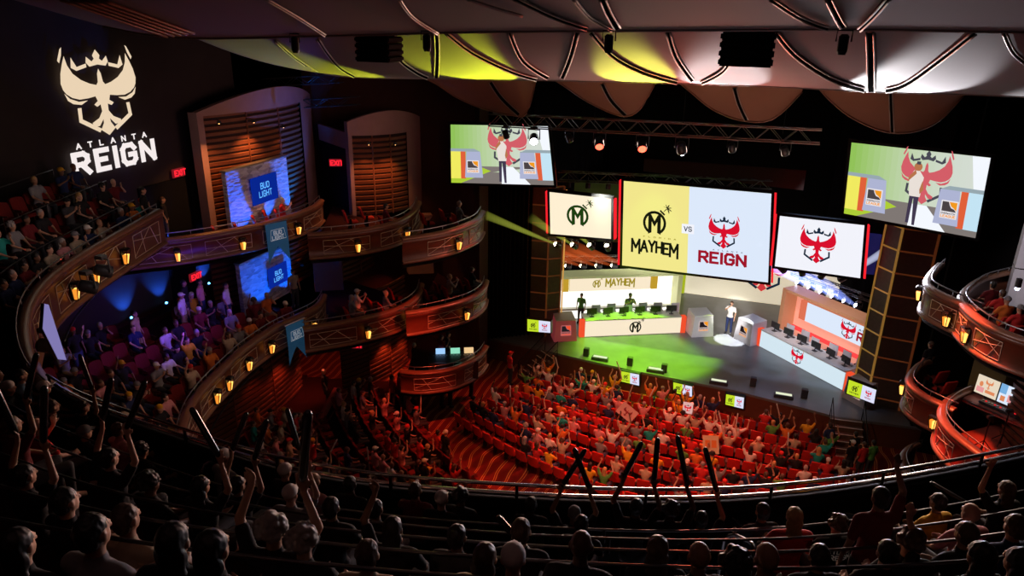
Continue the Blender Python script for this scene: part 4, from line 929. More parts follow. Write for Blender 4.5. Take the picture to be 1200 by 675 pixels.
# stage edge: fill speakers, foot lights, stair units with rails
for i, (px, py) in enumerate(((687, 417), (738, 428), (778, 436), (882, 452), (942, 466))):
    p = atz(px, py, 0); b = MB(); b.bbox((p.x, p.y, .22), (.28, .26, .44), DKP, .02); s_ = b.build('fill_speaker', None, 'small black speaker on the stage lip, %s from the left' % ORD[i + 1], 'speaker', 'small black speakers along the stage lip')
for i, (px, py) in enumerate(((703, 422), (768, 436), (842, 450), (918, 466))):
    p = atz(px, py, 0); b = MB(); b.bbox((p.x, p.y, .08), (.85, .3, .16), DKP, .02); r_ = b.build('foot_light', None, 'low foot light bar on the stage lip, %s from the left' % ORD[i + 1], 'light', 'foot light bars along the stage lip')
    b = MB(); b.box((p.x, p.y + .05, .165), (.7, .2, .01), emi('foot_light_glow', 'e8eecc', 1.)); b.build('lens', r_)
def stairs(base, dirn, n_, w, label, m, rise=.2, run=.27, railm=BLACK, nose=None):
    root = empty('stair_unit', base, label, 'stairs'); d = Vector(dirn).normalized(); s = Vector((-d.y, d.x, 0))
    b = MB()
    for i in range(n_): b.prism([base + d * (i * run) - s * w / 2, base + d * ((i + 1) * run) - s * w / 2, base + d * ((i + 1) * run) + s * w / 2, base + d * (i * run) + s * w / 2], _Z * (rise * (i + 1)), m)
    b.build('steps', root)
    if nose:
        b = MB()
        for i in range(n_): b.box(base + d * (i * run + .03) + _Z * (rise * (i + 1) + .006), (.05, w, .012), nose, math.atan2(d.y, d.x))
        b.build('nosing', root)
    for k in (-1, 1):
        b = MB(); a = base + s * (w / 2 * k); e_ = a + d * (n_ * run) + _Z * (rise * n_)
        b.tube([a, a + _Z * .9, e_ + _Z * .9, e_], .022, railm, 6); b.tube([a + _Z * .45, e_ + _Z * .45], .015, railm, 6); b.build('hand_rail', root)
    return root
NOSE = mat('pale_nosing', (.6, .5, .42), .5, vary=.1); STW = mat('step_wood', (.1, .05, .03), .5, vary=.2)
q = atz(985, 515, FLZ); stairs(Vector((5.15, 29.45, FLZ)), (-.1, 1, 0), 6, 1.3, 'wooden stair with black handrails up to the right end of the stage', STW, nose=NOSE)
q = atz(640, 440, FLZ); stairs(Vector((-9.9, 31.4, FLZ)), (.65, .8, 0), 6, 1.1, 'stair with pale step edges up to the left end of the stage', STW, nose=NOSE)
# ------------------------------------------------------------------ host and other stage people
MICM = DKP
hp = atz(853, 391, 0); h_ = person(Vector((hp.x, hp.y, 0)), R_(165), 'stand_mic', 'short', 'brown', 'white', 'navy', 1, 'on the open stage between the two team desks', near=True, scale=1.06)
b = MB(); P = POSES[('stand_mic', True)]; hpos = P['hands'][1][0]; b.tube([hpos - Vector((0, 0, .1)), hpos + Vector((-.01, .02, .08))], .014, MICM, 8); b.sphere(hpos + Vector((-.01, .02, .1)), .026, MICM, 8, 6); mc = b.build('microphone', None, 'black hand microphone held by the host on stage', 'microphone', world=False)
mc.location = Vector((hp.x, hp.y, 0)); mc.rotation_euler = (0, 0, R_(165)); mc.scale = (1.06,) * 3
q = L_o + L_d * 2.75 - L_n * 1.1; person(Vector((q.x, q.y, 0)), math.atan2(L_d.y, L_d.x) + math.pi, 'stand_clap', 'cap', 'grey', 'grey', 'charcoal', 2, 'behind the middle of the left team desk', scale=1.12)
q = L_o + L_d * .2 - L_n * 1.9; person(Vector((q.x, q.y, 0)), math.atan2(L_d.y, L_d.x) + 2.5, 'stand_rest', 'short', 'black', 'green', 'charcoal', 1, 'at the left end behind the left team desk')
# ------------------------------------------------------------------ ceiling reflectors
CLO = mat('reflector_plaster', (.25, .23, .25), .75, vary=.06, scale=.5, spec=.2); CLB = mat('reflector_brown', (.26, .13, .085), .7, vary=.1, scale=.8, spec=.2)
SLOT = mat('slot_black', (.004, .004, .004), .9, vary=0, spec=0.); TRIMG = mat('slot_trim', (.34, .3, .27), .45, .3, vary=.1)
class Cloud:
    def __init__(s, lip_px, y_mid, bow, zlip_from, depth, zr): pass
def lipcurve(pxs, ylip):   # plan bowed lip; z from image rows
    return [aty(px, py, ylip(px)) for px, py in pxs]
def cloud(name, lip, back, rise, label, m, face=.0, bulge=.5, edge=None):
    """underside sheet from lip (front) running back towards the house and up"""
    root = empty(name, lip[len(lip) // 2], label, 'ceiling reflector'); g_ = []
    K = 14
    for j in range(K + 1):
        t = j / K; row = []
        for p in lip: row.append(Vector((p.x, p.y - back * t, p.z + rise * t - bulge * math.sin(math.pi * t) * .5)))
        g_.append(row)
    b = MB(); b.sheet(g_, m); b.sheet([[p + Vector((0, .3, .35)) for p in lip], list(lip)], m); b.build('panel', root, smooth=True)
    b = MB(); b.tube([p + Vector((0, .02, .0)) for p in lip], .035, edge or TRIMG, 6); b.build('edge_trim', root, smooth=True)
    return root, g_
def hit(g_, px, py):       # intersection of a view ray with the sheet
    d = ray(px, py)
    from mathutils.geometry import intersect_ray_tri
    for j in range(len(g_) - 1):
        for i in range(len(g_[0]) - 1):
            a, b_, c, e = g_[j][i], g_[j][i + 1], g_[j + 1][i + 1], g_[j + 1][i]
            for t in ((a, b_, c), (a, c, e)):
                r = intersect_ray_tri(t[0], t[1], t[2], d, CC, True)
                if r and (r - CC).dot(d) > 0: return r
    return None
def slot(g_, root, pts, w, gap_m=SLOT, trims=True, tr=.028, under=.04):
    w = w * .72; P2 = catmull([Vector((x, y)) for x, y in pts], 5); L, C, Rr = [], [], []
    for i, p in enumerate(P2):
        t = P2[min(i + 1, len(P2) - 1)] - P2[max(i - 1, 0)]; t.normalize(); nn = Vector((-t.y, t.x)) * w / 2
        a, c = hit(g_, p.x + nn.x, p.y + nn.y), hit(g_, p.x - nn.x, p.y - nn.y)
        if a is None or c is None: continue
        k = Vector((0, 0, -under)); L.append(a + k); Rr.append(c + k)
    if len(L) < 2: return
    b = MB(); b.sheet([L, Rr], gap_m); b.build('slot', root)
    if trims:
        b = MB(); b.tube(L, tr, TRIMG, 5); b.tube(Rr, tr, TRIMG, 5); b.build('slot_trim', root, smooth=True)
lip1 = lipcurve(catmull([Vector(p) for p in ((120, 30), (215, 44), (400, 41), (560, 37), (800, 35), (1000, 34), (1200, 37), (1320, 39))], 5), lambda px: 12 - .0000 * (px - 700) ** 2)
c1, g1 = cloud('ceiling_reflector', lip1, 9, 3.2, 'nearest grey ceiling reflector band across the top of the view', CLO, bulge=.7)
for pts, w in (([(467, -5), (483, 17), (513, 37)], 3), ([(603, -5), (653, 19), (705, 36)], 6), ([(672, -5), (690, 16), (722, 35)], 4), ([(706, -5), (714, 14), (726, 34)], 10), ([(904, -5), (943, 20), (985, 35)], 6), ([(972, -5), (982, 16), (993, 35)], 10), ([(1042, -5), (1024, 16), (1005, 34)], 6),
                ([(310, -5), (352, 20), (385, 42)], 3), ([(548, -4), (575, 5), (612, 16)], 2)): slot(g1, c1, pts, w, tr=.018)
# gilded ribs at the left end
for k in range(5):
    P = [hit(g1, x, y) for x, y in [(70 + k * 12 + t * (125 - k * 4) / 10, -4 + t * (44 - k * 1) / 10) for t in range(11)]]
    P = [p + Vector((0, 0, -.05)) for p in P if p is not None]
    if len(P) > 2: b = MB(); b.tube(P, .03, RIMWOOD, 5); b.build('rib', c1, smooth=True)
lip2 = lipcurve(catmull([Vector(p) for p in ((300, 42), (330, 62), (365, 80), (400, 89), (500, 92), (640, 94), (780, 97), (900, 101), (1020, 107), (1120, 110), (1200, 113), (1330, 119))], 5), lambda px: 22)
c2, g2 = cloud('ceiling_reflector', lip2, 9.5, 2.7, 'second ceiling reflector band lit with yellow and white patches of light', CLO, bulge=.9)
for pts, w in (([(455, 40), (467, 67), (487, 83), (501, 90)], 5), ([(511, 36), (512, 60), (511, 90)], 7), ([(522, 36), (553, 60), (600, 83), (633, 93)], 5), ([(597, 36), (613, 70), (647, 93)], 6), ([(676, 36), (668, 66), (657, 94)], 7), ([(693, 36), (717, 63), (753, 83), (800, 97)], 6),
                ([(783, 36), (793, 66), (815, 98)], 7), ([(862, 60), (847, 82), (818, 98)], 5), ([(910, 36), (933, 63), (973, 90), (1013, 104)], 7), ([(1020, 36), (1021, 66), (1021, 106)], 12), ([(1143, 36), (1100, 70), (1060, 98), (1028, 106)], 7), ([(372, 44), (384, 62), (398, 78), (418, 90)], 4), ([(322, 46), (345, 66), (372, 84)], 3), ([(1178, 36), (1190, 60), (1215, 80)], 6)): slot(g2, c2, pts, w, tr=.022)
def lobe(pts, slotp, label, y):
    pts = [aty(x, yy, y) for x, yy in catmull([Vector(p) for p in pts], 4)]
    root = empty('ceiling_reflector', pts[len(pts) // 2], label, 'ceiling reflector'); ztop = max(p.z for p in pts) + .7; n = len(pts)
    rows = [[Vector((p.x, p.y - 2.2 * t * t, p.z + (ztop - p.z) * t - 0)) for p in pts] for t in (0, .15, .35, .6, .8, 1)]
    rows = [[Vector((p.x, p.y + .0, p.z)) for p in r] for r in rows]
    b = MB(); b.sheet(rows, CLB); b.build('panel', root, smooth=True)
    b = MB(); b.tube(pts, .03, RIMWOOD, 5); b.build('edge_trim', root, smooth=True)
    slot(rows, root, slotp, 6, tr=.02, under=.05)
lobe([(490, 88), (512, 99), (535, 114), (565, 127), (600, 135), (617, 133), (628, 94)], [(575, 95), (588, 114), (608, 133)], 'brown curved reflector lobe above the left hanging screen', 28)
lobe([(640, 88), (660, 100), (690, 120), (728, 136), (750, 128), (768, 97)], [(706, 97), (716, 116), (733, 134)], 'brown curved reflector lobe above the lighting truss, middle', 28)
lobe([(795, 96), (812, 110), (835, 128), (868, 141), (905, 140), (940, 108)], [(861, 102), (866, 120), (875, 140)], 'brown curved reflector lobe right of the truss middle', 28)
lobe([(960, 104), (975, 120), (1000, 139), (1035, 154), (1068, 155), (1100, 142), (1130, 111)], [(1044, 108), (1045, 130), (1046, 154)], 'brown curved reflector lobe above the right hanging screen', 28)
# ------------------------------------------------------------------ line array speakers
def linearray(px0, py0, px1, py1, y, label):
    a = aty(px0, py0, y); c = aty(px1, py1, y); w = c.x - a.x; h = a.z - c.z; cx = (a.x + c.x) / 2
    root = empty('loudspeaker_cluster', (cx, y, c.z), label, 'loudspeaker')
    for i in range(4):
        b = MB(); b.bbox((cx, y + .35, c.z + h * (i + .5) / 4), (w, .7, h / 4 * .94), BLACKM, .03); b.build('cabinet', root)
    b = MB(); b.box((cx, y + .3, c.z + h + .03), (w * 1.05, .1, .06), BLACK); b.tube([(cx - w * .3, y + .3, c.z + h), (cx, y + .3, c.z + h + 1.2)], .015, BLACK, 4); b.tube([(cx + w * .3, y + .3, c.z + h), (cx, y + .3, c.z + h + 1.2)], .015, BLACK, 4); b.build('fly_frame', root)
linearray(414, 42, 456, 74, 14.2, 'black loudspeaker cluster hanging before the yellow-lit left of the reflector')
linearray(845, 37, 905, 80, 14.2, 'black loudspeaker cluster hanging before the reflector above the right of the stage')
for i, (px, py) in enumerate(((345, 43), (500, 40), (714, 40), (990, 40))):
    p = aty(px, py, 11.8); root = empty('ceiling_spotlight', p, 'small black spotlight hanging from the nearest reflector edge, %s from the left' % ORD[i + 1], 'light', 'small spotlights on the reflector edge')
    b = MB(); b.lathe([(.05, 0), (.07, .05), (.07, .25), (.04, .28)], BLACK, p - Vector((0, 0, .28)), 10); b.build('housing', root); b = MB(); b.tube([p - Vector((.1, 0, .1)), p + Vector((-.1, 0, .05)), p + Vector((.1, 0, .05)), p - Vector((-.1, 0, .1))], .012, BLACK, 5); b.build('yoke', root)
# ------------------------------------------------------------------ trusses and lamps
TRM = mat('truss_metal', (.25, .25, .24), .35, .8, vary=.2)
def truss(A, B_, sz, label, m=TRM, step=.5):
    A = Vector(A); B_ = Vector(B_); root = empty('lighting_truss', (A + B_) / 2, label, 'truss'); d = (B_ - A); L = d.length; d.normalize(); s = d.cross(_Z).normalized() * sz / 2; u = _Z * sz / 2
    b = MB()
    for k in (s + u, s - u, -s + u, -s - u): b.tube([A + k, B_ + k], .028, m, 6)
    b.build('chord', root)
    b = MB(); n_ = int(L / step)
    for i in range(n_):
        p, q = A + d * (i * step), A + d * ((i + 1) * step); f = 1 if i % 2 else -1
        for k1, k2 in ((s + u * f, s - u * f), (-s + u * f, -s - u * f), (s * f + u, -s * f + u)): b.tube([p + k1, q + k2], .016, m, 4)
    b.build('lattice', root); return root
tA = aty(575, 140, 30); tB = aty(962, 160, 29.2); truss(tA, tB, .5, 'long lighting truss hanging across the front of the stage')
b = MB()
for t in (.08, .35, .62, .9): p = tA.lerp(tB, t); b.tube([p, p + Vector((0, 0, 3.4))], .012, BLACK, 4)
b.build('rigging_cable', None, 'thin steel cables holding the front lighting truss', 'cable')
def lamp(p, tgt, glow, label, group='moving lamps on the front truss', s=1., es=20, beam=None, nm='moving_lamp'):
    p = Vector(p); root = empty(nm, p, label, 'stage lamp', group); d = (Vector(tgt) - p).normalized(); M = Matrix.Translation(p - Vector((0, 0, .35 * s))) @ d.to_track_quat('Z', 'Y').to_matrix().to_4x4()
    b = MB(); b.lathe([(.06 * s, -.2 * s), (.13 * s, -.16 * s), (.15 * s, .1 * s), (.14 * s, .17 * s)], DKP, seg=12, M=M); hs = b.build('housing', root, smooth=True)
    b = MB(); b.tube([p + Vector((-.19 * s, 0, -.36 * s)), p + Vector((-.19 * s, 0, -.08)), p + Vector((.19 * s, 0, -.08)), p + Vector((.19 * s, 0, -.36 * s))], .022 * s, DSTEEL, 5); b.box(p + Vector((0, 0, -.03)), (.2 * s, .16 * s, .1), DKP); b.build('yoke', root)
    if glow: b = MB(); b.lathe([(.005, .175 * s), (.125 * s, .172 * s)], glow, seg=14, M=M); b.sphere((M @ Vector((0, 0, .18 * s))), .09 * s, glow, 8, 6); b.build('lens', hs)
    return M @ Vector((0, 0, .3 * s)), d
GR = mat('lens_red', (.5, .02, .02), .4, 0, (1, .08, .04), 5, vary=0); GW = mat('lens_white', (.8, .8, .9), .4, 0, (.85, .85, 1), 12, vary=0); GWS = mat('lens_warm', (.9, .9, .7), .4, 0, (1, .95, .6), 8, vary=0); GB = mat('lens_blue', (.5, .6, 1), .4, 0, (.65, .75, 1), 10, vary=0)
for i, (px, g_, tg) in enumerate(((634, GW, (-6, 20, 8)), (680, None, (-4, 36, 0)), (718, GR, (-4, 22, 6)), (770, GR, (-2, 20, 6)), (816, GW, (-1, 36, 0)), (872, None, (1, 36, 0)), (928, None, (4, 36, 0)), (596, None, (-9, 36, 0)))):
    t = (px - 575) / (962 - 575); p = tA.lerp(tB, t) - Vector((0, 0, .25)); lamp(p, tg, g_, 'moving lamp on the front truss %s' % ('glowing white at the left', 'unlit, left of the red ones', 'glowing red, left one of two', 'glowing red, right one of two', 'glowing white near the middle', 'unlit, right of the white one', 'unlit at the right end', 'unlit at the far left')[i], s=1.35 if g_ else 1.)
# rows of beam lights left and right of the stage
tr1 = [aty(x, y, 34.3) for x, y in ((645, 287), (722, 291))]; tr2 = [aty(x, y, 41.2) for x, y in ((640, 313), (748, 312))]
tr3 = [aty(x, y, 34.3) for x, y in ((908, 312), (1002, 326))]; tr4 = [aty(x, y, 40) for x, y in ((932, 330), (1014, 362))]
BACKG = mat('green_red_haze_wall', (.1, .16, .03), .9, vary=.4, scale=.8)  # coloured haze light painted onto a wing wall
b = MB(); b.box((-9.2, 44.5, 4.8), (9, .1, 3.4), BACKG); b.build('wall_wing_left', kind='structure')
BACKP = mat('violet_glow_wall', (.05, .05, .22), .9, 0, (.05, .05, .4), .12, vary=.5, scale=.8)  # violet light behind the beams, put into wall colour and glow
b = MB(); b.box((6.0, 43.9, 3.9), (7.5, .1, 2.4), BACKP); b.build('wall_wing_right', kind='structure')
for A, B_, nm in ((tr1[0], tr1[1], 'upper'), (tr2[0], tr2[1], 'lower')): truss(A + Vector((-.3, .2, .5)), B_ + Vector((.3, .2, .5)), .3, '%s lamp truss over the left team booth' % nm)
for A, B_, nm in ((tr3[0], tr3[1], 'upper'), (tr4[0], tr4[1], 'lower')): truss(A + Vector((-.3, .2, .5)), B_ + Vector((.3, .2, .5)), .3, '%s lamp truss over the right team booth' % nm)
def beam(p, d, L, r0, r1, col, dens, label):  # glowing volume cone painted in for a lamp beam through haze
    m = bpy.data.materials.new('beam_glow_volume'); m.use_nodes = True; nt = m.node_tree; nt.nodes.clear(); out = nt.nodes.new('ShaderNodeOutputMaterial'); e = nt.nodes.new('ShaderNodeEmission')
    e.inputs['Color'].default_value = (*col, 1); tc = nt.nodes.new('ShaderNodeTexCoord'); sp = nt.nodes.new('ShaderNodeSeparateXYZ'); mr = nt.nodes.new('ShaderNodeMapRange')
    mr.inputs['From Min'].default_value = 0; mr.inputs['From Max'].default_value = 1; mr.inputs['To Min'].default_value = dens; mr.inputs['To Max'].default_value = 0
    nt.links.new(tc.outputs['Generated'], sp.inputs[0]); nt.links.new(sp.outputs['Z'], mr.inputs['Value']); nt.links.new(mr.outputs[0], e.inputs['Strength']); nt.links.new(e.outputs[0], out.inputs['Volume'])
    b = MB(); b.lathe([(r0, 0), (r1, L)], m, seg=16); o = b.build('glow_beam_cone', None, label, 'light beam', kind='stuff', world=False)
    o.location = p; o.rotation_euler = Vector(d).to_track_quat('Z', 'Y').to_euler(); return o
for i in range(4):
    p = tr1[0].lerp(tr1[1], (i + .5) / 4); q, d = lamp(p + Vector((0, 0, .35)), p + Vector((-2.6 + .65 * i, -1.2, 1.6 + .3 * i)), GWS, 'lamp with warm beam over the left team booth, upper row, %s from the left' % ORD[i + 1], 'beam lamps over the team booths', 1.)
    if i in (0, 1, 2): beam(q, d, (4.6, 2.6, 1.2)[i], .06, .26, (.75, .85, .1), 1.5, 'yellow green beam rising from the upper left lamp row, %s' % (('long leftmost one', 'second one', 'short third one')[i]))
for i in range(6):
    p = tr2[0].lerp(tr2[1], (i + .5) / 6); q, d = lamp(p + Vector((0, 0, .35)), p + Vector((-3.2, -.6, 1.3)), GWS, 'lamp with red beam over the left team booth, lower row, %s from the left' % ORD[i + 1], 'beam lamps over the team booths', 1.)
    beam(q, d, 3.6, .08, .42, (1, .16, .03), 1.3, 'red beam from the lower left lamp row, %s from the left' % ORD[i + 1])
for i in range(4):
    p = tr3[0].lerp(tr3[1], (i + .4) / 4) ; tg = ((-1.2, -.4, 1.6), (-.3, -.4, 1.6), (.6, -.4, 2.2), (2.6, -.8, 3.2))[i]
    q, d = lamp(p + Vector((0, 0, .3)), p + Vector(tg), GB, 'lamp with white beam over the right team booth, upper row, %s from the left' % ORD[i + 1], 'beam lamps over the team booths', 1.1)
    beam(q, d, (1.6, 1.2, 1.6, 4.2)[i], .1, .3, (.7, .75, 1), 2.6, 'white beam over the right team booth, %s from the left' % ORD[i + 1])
for i in range(6):
    p = tr4[0].lerp(tr4[1], (i + .4) / 6); q, d = lamp(p + Vector((0, 0, .3)), p + Vector((-1.6, -.4, 1.3)), GB, 'blue-white lamp over the right team booth, lower row, %s from the left' % ORD[i + 1], 'beam lamps over the team booths', 1.)
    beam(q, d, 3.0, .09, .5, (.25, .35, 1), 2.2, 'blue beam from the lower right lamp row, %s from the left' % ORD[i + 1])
# dark rigging behind the header: brown beam, batten with fixtures
b = MB(); A = aty(755, 186, 34.75); B_ = aty(945, 200, 34.75); b.prism([A, B_, B_ - Vector((0, 0, .9)), A - Vector((0, 0, .6))], (0, .1, 0), mat('brown_beam', (.12, .05, .03), .8, vary=.1)); b.build('scenic_border', None, 'dim brown border strip hanging behind the truss above the centre screen', 'border')
tC = aty(655, 206, 34.6); tD = aty(905, 217, 34.6); truss(tC, tD, .45, 'dark truss directly above the centre screen', TRM)
for i in range(10):
    p = tC.lerp(tD, (i + .5) / 10) - Vector((0, 0, .2)); b = MB(); b.lathe([(.07, 0), (.12, -.1), (.13, -.34), (.05, -.36)], DKP, p, 10); b.tube([p, p + Vector((0, 0, .2))], .02, DSTEEL, 5); b.build('par_lamp', None, 'dark par lamp under the truss above the centre screen, %s from the left' % ORD[i + 1], 'stage lamp', 'par lamps above the centre screen')
# far follow-spot and catwalk hardware at upper left
p = aty(390, 137, 33); root = empty('follow_spot', p, 'bright white spotlight shining above the slatted walls at upper left', 'stage lamp'); b = MB(); b.sphere(p, .11, GW, 10, 8); b.build('lens', root); b = MB(); b.lathe([(.1, .1), (.14, .2), (.14, .6)], DKP, p - Vector((0, 0, .3)), 10); b.build('housing', root)
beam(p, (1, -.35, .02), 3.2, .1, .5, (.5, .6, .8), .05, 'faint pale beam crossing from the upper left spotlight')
for i, (x0, y0, x1, y1) in enumerate(((310, 97, 400, 92), (345, 122, 420, 118))): truss(aty(x0, y0, 30), aty(x1, y1, 30), .35, 'dark side lighting truss at upper left, %s' % ('upper one' if i == 0 else 'lower one'), mat('dim_truss', (.05, .05, .05), .5, .5), .6)
# ------------------------------------------------------------------ theatre seats
def seat_proto(m, name='theatre_chair'):
    r = empty(name); b = MB(); g_ = []
    for i in range(7):
        t = i / 6; g_.append([Vector(((j / 6 - .5) * (.5 - .06 * t ** 3), -.17 - .13 * t + .05 * (2 * j / 6 - 1) ** 2, .42 + .5 * t + (.0 if i < 6 else -.03 * (2 * j / 6 - 1) ** 4))) for j in range(7)])
    bk = [[p + Vector((0, -.07, 0)) for p in q] for q in g_]
    b.sheet(g_, m); b.sheet(bk, m); b.sheet([g_[-1], bk[-1]], m); b.sheet([[q[0] for q in g_], [q[0] for q in bk]], m); b.sheet([[q[-1] for q in g_], [q[-1] for q in bk]], m)
    b.build('backrest', r, world=False, smooth=True)
    b = MB(); b.bbox((0, .06, .42), (.46, .44, .1), m, .035); b.build('seat_cushion', r, world=False, smooth=True)
    for s in (-1, 1):
        b = MB(); b.bbox((s * .27, .0, .6), (.05, .34, .035), WOOD, .012); b.box((s * .27, -.05, .3), (.03, .1, .6), BLACK); b.build('armrest', r, world=False)
    return r
SEATP = {}
DIM = []
def seat(kind, loc, rz, label, group):
    if kind == 'dim': DIM.append((Vector(loc), rz)); return None
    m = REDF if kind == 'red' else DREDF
    if kind not in SEATP: SEATP[kind] = seat_proto(m); o = SEATP[kind]
    else: o = copy_tree(SEATP[kind])
    o.location = loc; o.rotation_euler = (0, 0, rz); tag(o, label, 'chair', group); return o
rn = random.Random(5)
# orchestra: nine arcs, row 0 furthest from the stage
def rowy(r, x):
    t = r / 8; return 22.75 + .98 * r + (1 - t) * (x + 1.5) ** 2 / 30 + t * (-.12 * (x + 2))
def rowrz(r, x):
    e = .05; dy = (rowy(r, x + e) - rowy(r, x - e)) / (2 * e); return math.atan(dy)
def fz(r): return FLZ + .035 * (8 - r)
SHIRTS = ['white', 'black', 'red', 'red', 'beige', 'yellow', 'green', 'teal', 'grey', 'pink', 'navy', 'black', 'white', 'orange', 'maroon', 'beige']
HAIRS = ['short', 'short', 'short', 'long', 'curly', 'bun', 'cap', 'backcap', 'beanie', 'short', 'cap', 'bald']
def rhair(g_):
    h = g_.choice(HAIRS); return h, (g_.choice(['white', 'white', 'black', 'red', 'grey', 'yellow']) if h in ('cap', 'backcap', 'beanie') else g_.choice(['black', 'black', 'brown', 'brown', 'blond', 'grey']))
GREENP = {}
for r in range(9):
    x = -10.9 + r * .28; xe = 4.9 - max(0, r - 6) * .35; n = 0; pn = 0; k = 9 - r
    aisles = [(-4.95 - .0 * r, .0)]
    while x < xe:
        if abs(x + 10.9 - r * .28 - 8.4) < 0: x += .5
        y = rowy(r, x); rz = rowrz(r, x); n += 1; f = fz(r)
        rown = '%s row from the stage' % ORD[k]
        seat('red', Vector((x, y, f)), rz, 'red theatre seat in the %s, %s from the left' % (rown, ORD[n]), 'red seats on the ground floor')
        dens = .58 if r > 1 else (.46 if r == 1 else .3)
        if r == 0 and x > .5: dens = .5
        if rn.random() < dens:
            pn += 1
            if r >= 6: ps = rn.choice(['sit_cheer', 'sit_wide', 'sit_cheer', 'sit_wave', 'sit_rest', 'sit_clap'])
            else: ps = rn.choice(['sit_rest', 'sit_rest', 'sit_rest', 'sit_clap', 'sit_wave', 'sit_cheer', 'sit_phone', 'sit_wave_left'])
            h, hc = rhair(rn); st = 1 if (ps in ('sit_cheer', 'sit_wave', 'sit_wide') and rn.random() < .3) else None
            person(Vector((x, y + .02, f)), rz, ps, h, hc, rn.choice(SHIRTS), 'denim', rn.choice([0, 0, 1, 1, 2, 3, 4]), '%s, %s from the left' % (rown, ORD[pn]), 'crowd on the ground floor', stick=st)
        x += .575
# fan signs held up in the crowd
def fansign(px, py, w, h, face, label, tilt=0., y=None, mark=None):
    p = atz(px, py, .45); root = empty('fan_sign', p, label, 'sign'); ux = Vector((math.cos(tilt), 0, math.sin(tilt))); uz = Vector((-math.sin(tilt), 0.15, math.cos(tilt)))
    cv = Canvas(p - ux * w / 2 + uz * h / 2, p + ux * w / 2 + uz * h / 2, p + ux * w / 2 - uz * h / 2, p - ux * w / 2 - uz * h / 2, 20, 20 * h / w, p + Vector((0, -9, 3)))
    cv.rect(0, 0, 20, cv.H, face, 0)
    if mark: mark(cv)
    cv.build('board', root); return root
PINKB = mat('pink_card', (.8, .5, .48), .7, vary=.05); WHB = mat('white_card', (.85, .82, .85), .7, 0, (.8, .8, .85), .35, vary=.02); TANB = mat('tan_card', (.75, .6, .4), .7, vary=.05)
OPR = mat('orange_print', (.8, .25, .05), .7, vary=.1)
fansign(735, 483, .8, .6, PINKB, 'pink card held up over the middle of the ground floor crowd', -.6, mark=lambda cv: (cv.text('GO', 6, 5, 6, emi('dk', '401018', .6), 1) if False else cv.put([BIRD], 10, 7.5, 5, mat('maroon_print', (.35, .03, .05), .7, vary=.05), 1)))
fansign(806, 478, .42, .5, WHB, 'small white card with red winged emblem held up near the front rows', 0, mark=lambda cv: cv.bird(10, 12, 7, SRED, INKN, 1))
fansign(833, 521, .62, .75, TANB, 'tan card with orange print held up in the right half of the crowd', .15, mark=lambda cv: (cv.rect(3, 8, 9, 18, OPR, 1), cv.rect(11, 8, 17, 18, OPR, 1)))
# left parterre section beyond the cross aisle: polar rows
PCX = Vector((-2, 36, 0))
for k in range(6):
    rho = 15.4 + .98 * k; z = FLZ + .14 * k; ph = 28 - k * 1.0; pn = 0
    b = MB(); A = [R_(20 + i * 1.6) for i in range(28)]
    P0 = [PCX + Vector((-math.sin(a), -math.cos(a), 0)) * (rho - .45) + Vector((0, 0, z)) for a in A]; P1 = [PCX + Vector((-math.sin(a), -math.cos(a), 0)) * (rho + .53) + Vector((0, 0, z)) for a in A]; Pu = [p - Vector((0, 0, .14)) for p in P0]
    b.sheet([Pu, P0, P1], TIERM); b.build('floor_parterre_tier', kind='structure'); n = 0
    while ph < 56 + k:
        a = R_(ph); p = PCX + Vector((-math.sin(a), -math.cos(a), 0)) * rho + Vector((0, 0, z)); px, py = proj(p + Vector((0, 0, 1.2)))
        if 338 < px < 615 and p.x > -16.6 and py < 600:
            n += 1; rz = -a; rw = '%s row behind the patterned aisle' % ORD[k + 1]
            seat('dim', p, rz, 'dim red theatre seat in the %s, %s from the left' % (rw, ORD[n]), 'dim red seats behind the aisle')
            if rn.random() < .52:
                pn += 1; h, hc = rhair(rn); ps = rn.choice(['sit_rest', 'sit_rest', 'sit_clap', 'sit_wave', 'sit_phone', 'sit_cheer']); st = 1 if rn.random() < .12 else None
                person(p, rz, ps, h, hc, rn.choice(['white', 'black', 'red', 'black', 'pink', 'grey', 'maroon', 'navy']), 'charcoal', rn.choice([0, 0, 1, 2, 3, 4]), '%s, %s from left' % (rw, ORD[pn]), 'crowd behind the aisle', stick=st)
        ph += 2.05
# low red wall and side seats at left
b = MB(); P = catmull([atz(397, 455, -.1), atz(372, 500, -.1), atz(352, 524, -.1), atz(338, 556, -.1)], 6); b.sheet([[p - _Z * 1.1 for p in P], P, [p + Vector((-.25, 0, 0)) for p in P], [p + Vector((-.25, 0, -1.1)) for p in P]], mat('red_lit_plaster', (.3, .06, .04), .7, vary=.15)); b.build('partition_wall', None, 'low curved red wall left of the parterre seats', 'wall', smooth=True)  # red light put into the plaster colour
sp = [(300, 478), (316, 480), (332, 478), (345, 484), (296, 494), (312, 496), (328, 495), (344, 499), (304, 510), (322, 512), (338, 514), (310, 528), (328, 530)]
for i, (px, py) in enumerate(sp):
    p = atz(px, py, -.1 + 1.2 - .3 * (i // 4) * 0); p = Vector((p.x, p.y, -.3)); h, hc = rhair(rn)
    seat('dim', p, -.9, 'dim red seat left of the low curved wall, %s of its block' % ORD[i + 1], 'dim red seats left of the low wall')
    person(p, -.9, rn.choice(['sit_rest', 'sit_clap', 'sit_phone']), h, hc, ['orange', 'grey', 'beige', 'red', 'teal', 'orange', 'beige', 'black', 'white', 'pink', 'beige', 'maroon', 'khaki'][i], 'charcoal', rn.choice([0, 1, 2]), 'seated left of the low red wall, %s of the block' % ORD[i + 1])
b = MB(); q = atz(322, 505, -.3); b.box((q.x, q.y, -.4), (3.4, 5.0, .2), TIERM, .2); b.build('floor_side_platform', kind='structure')
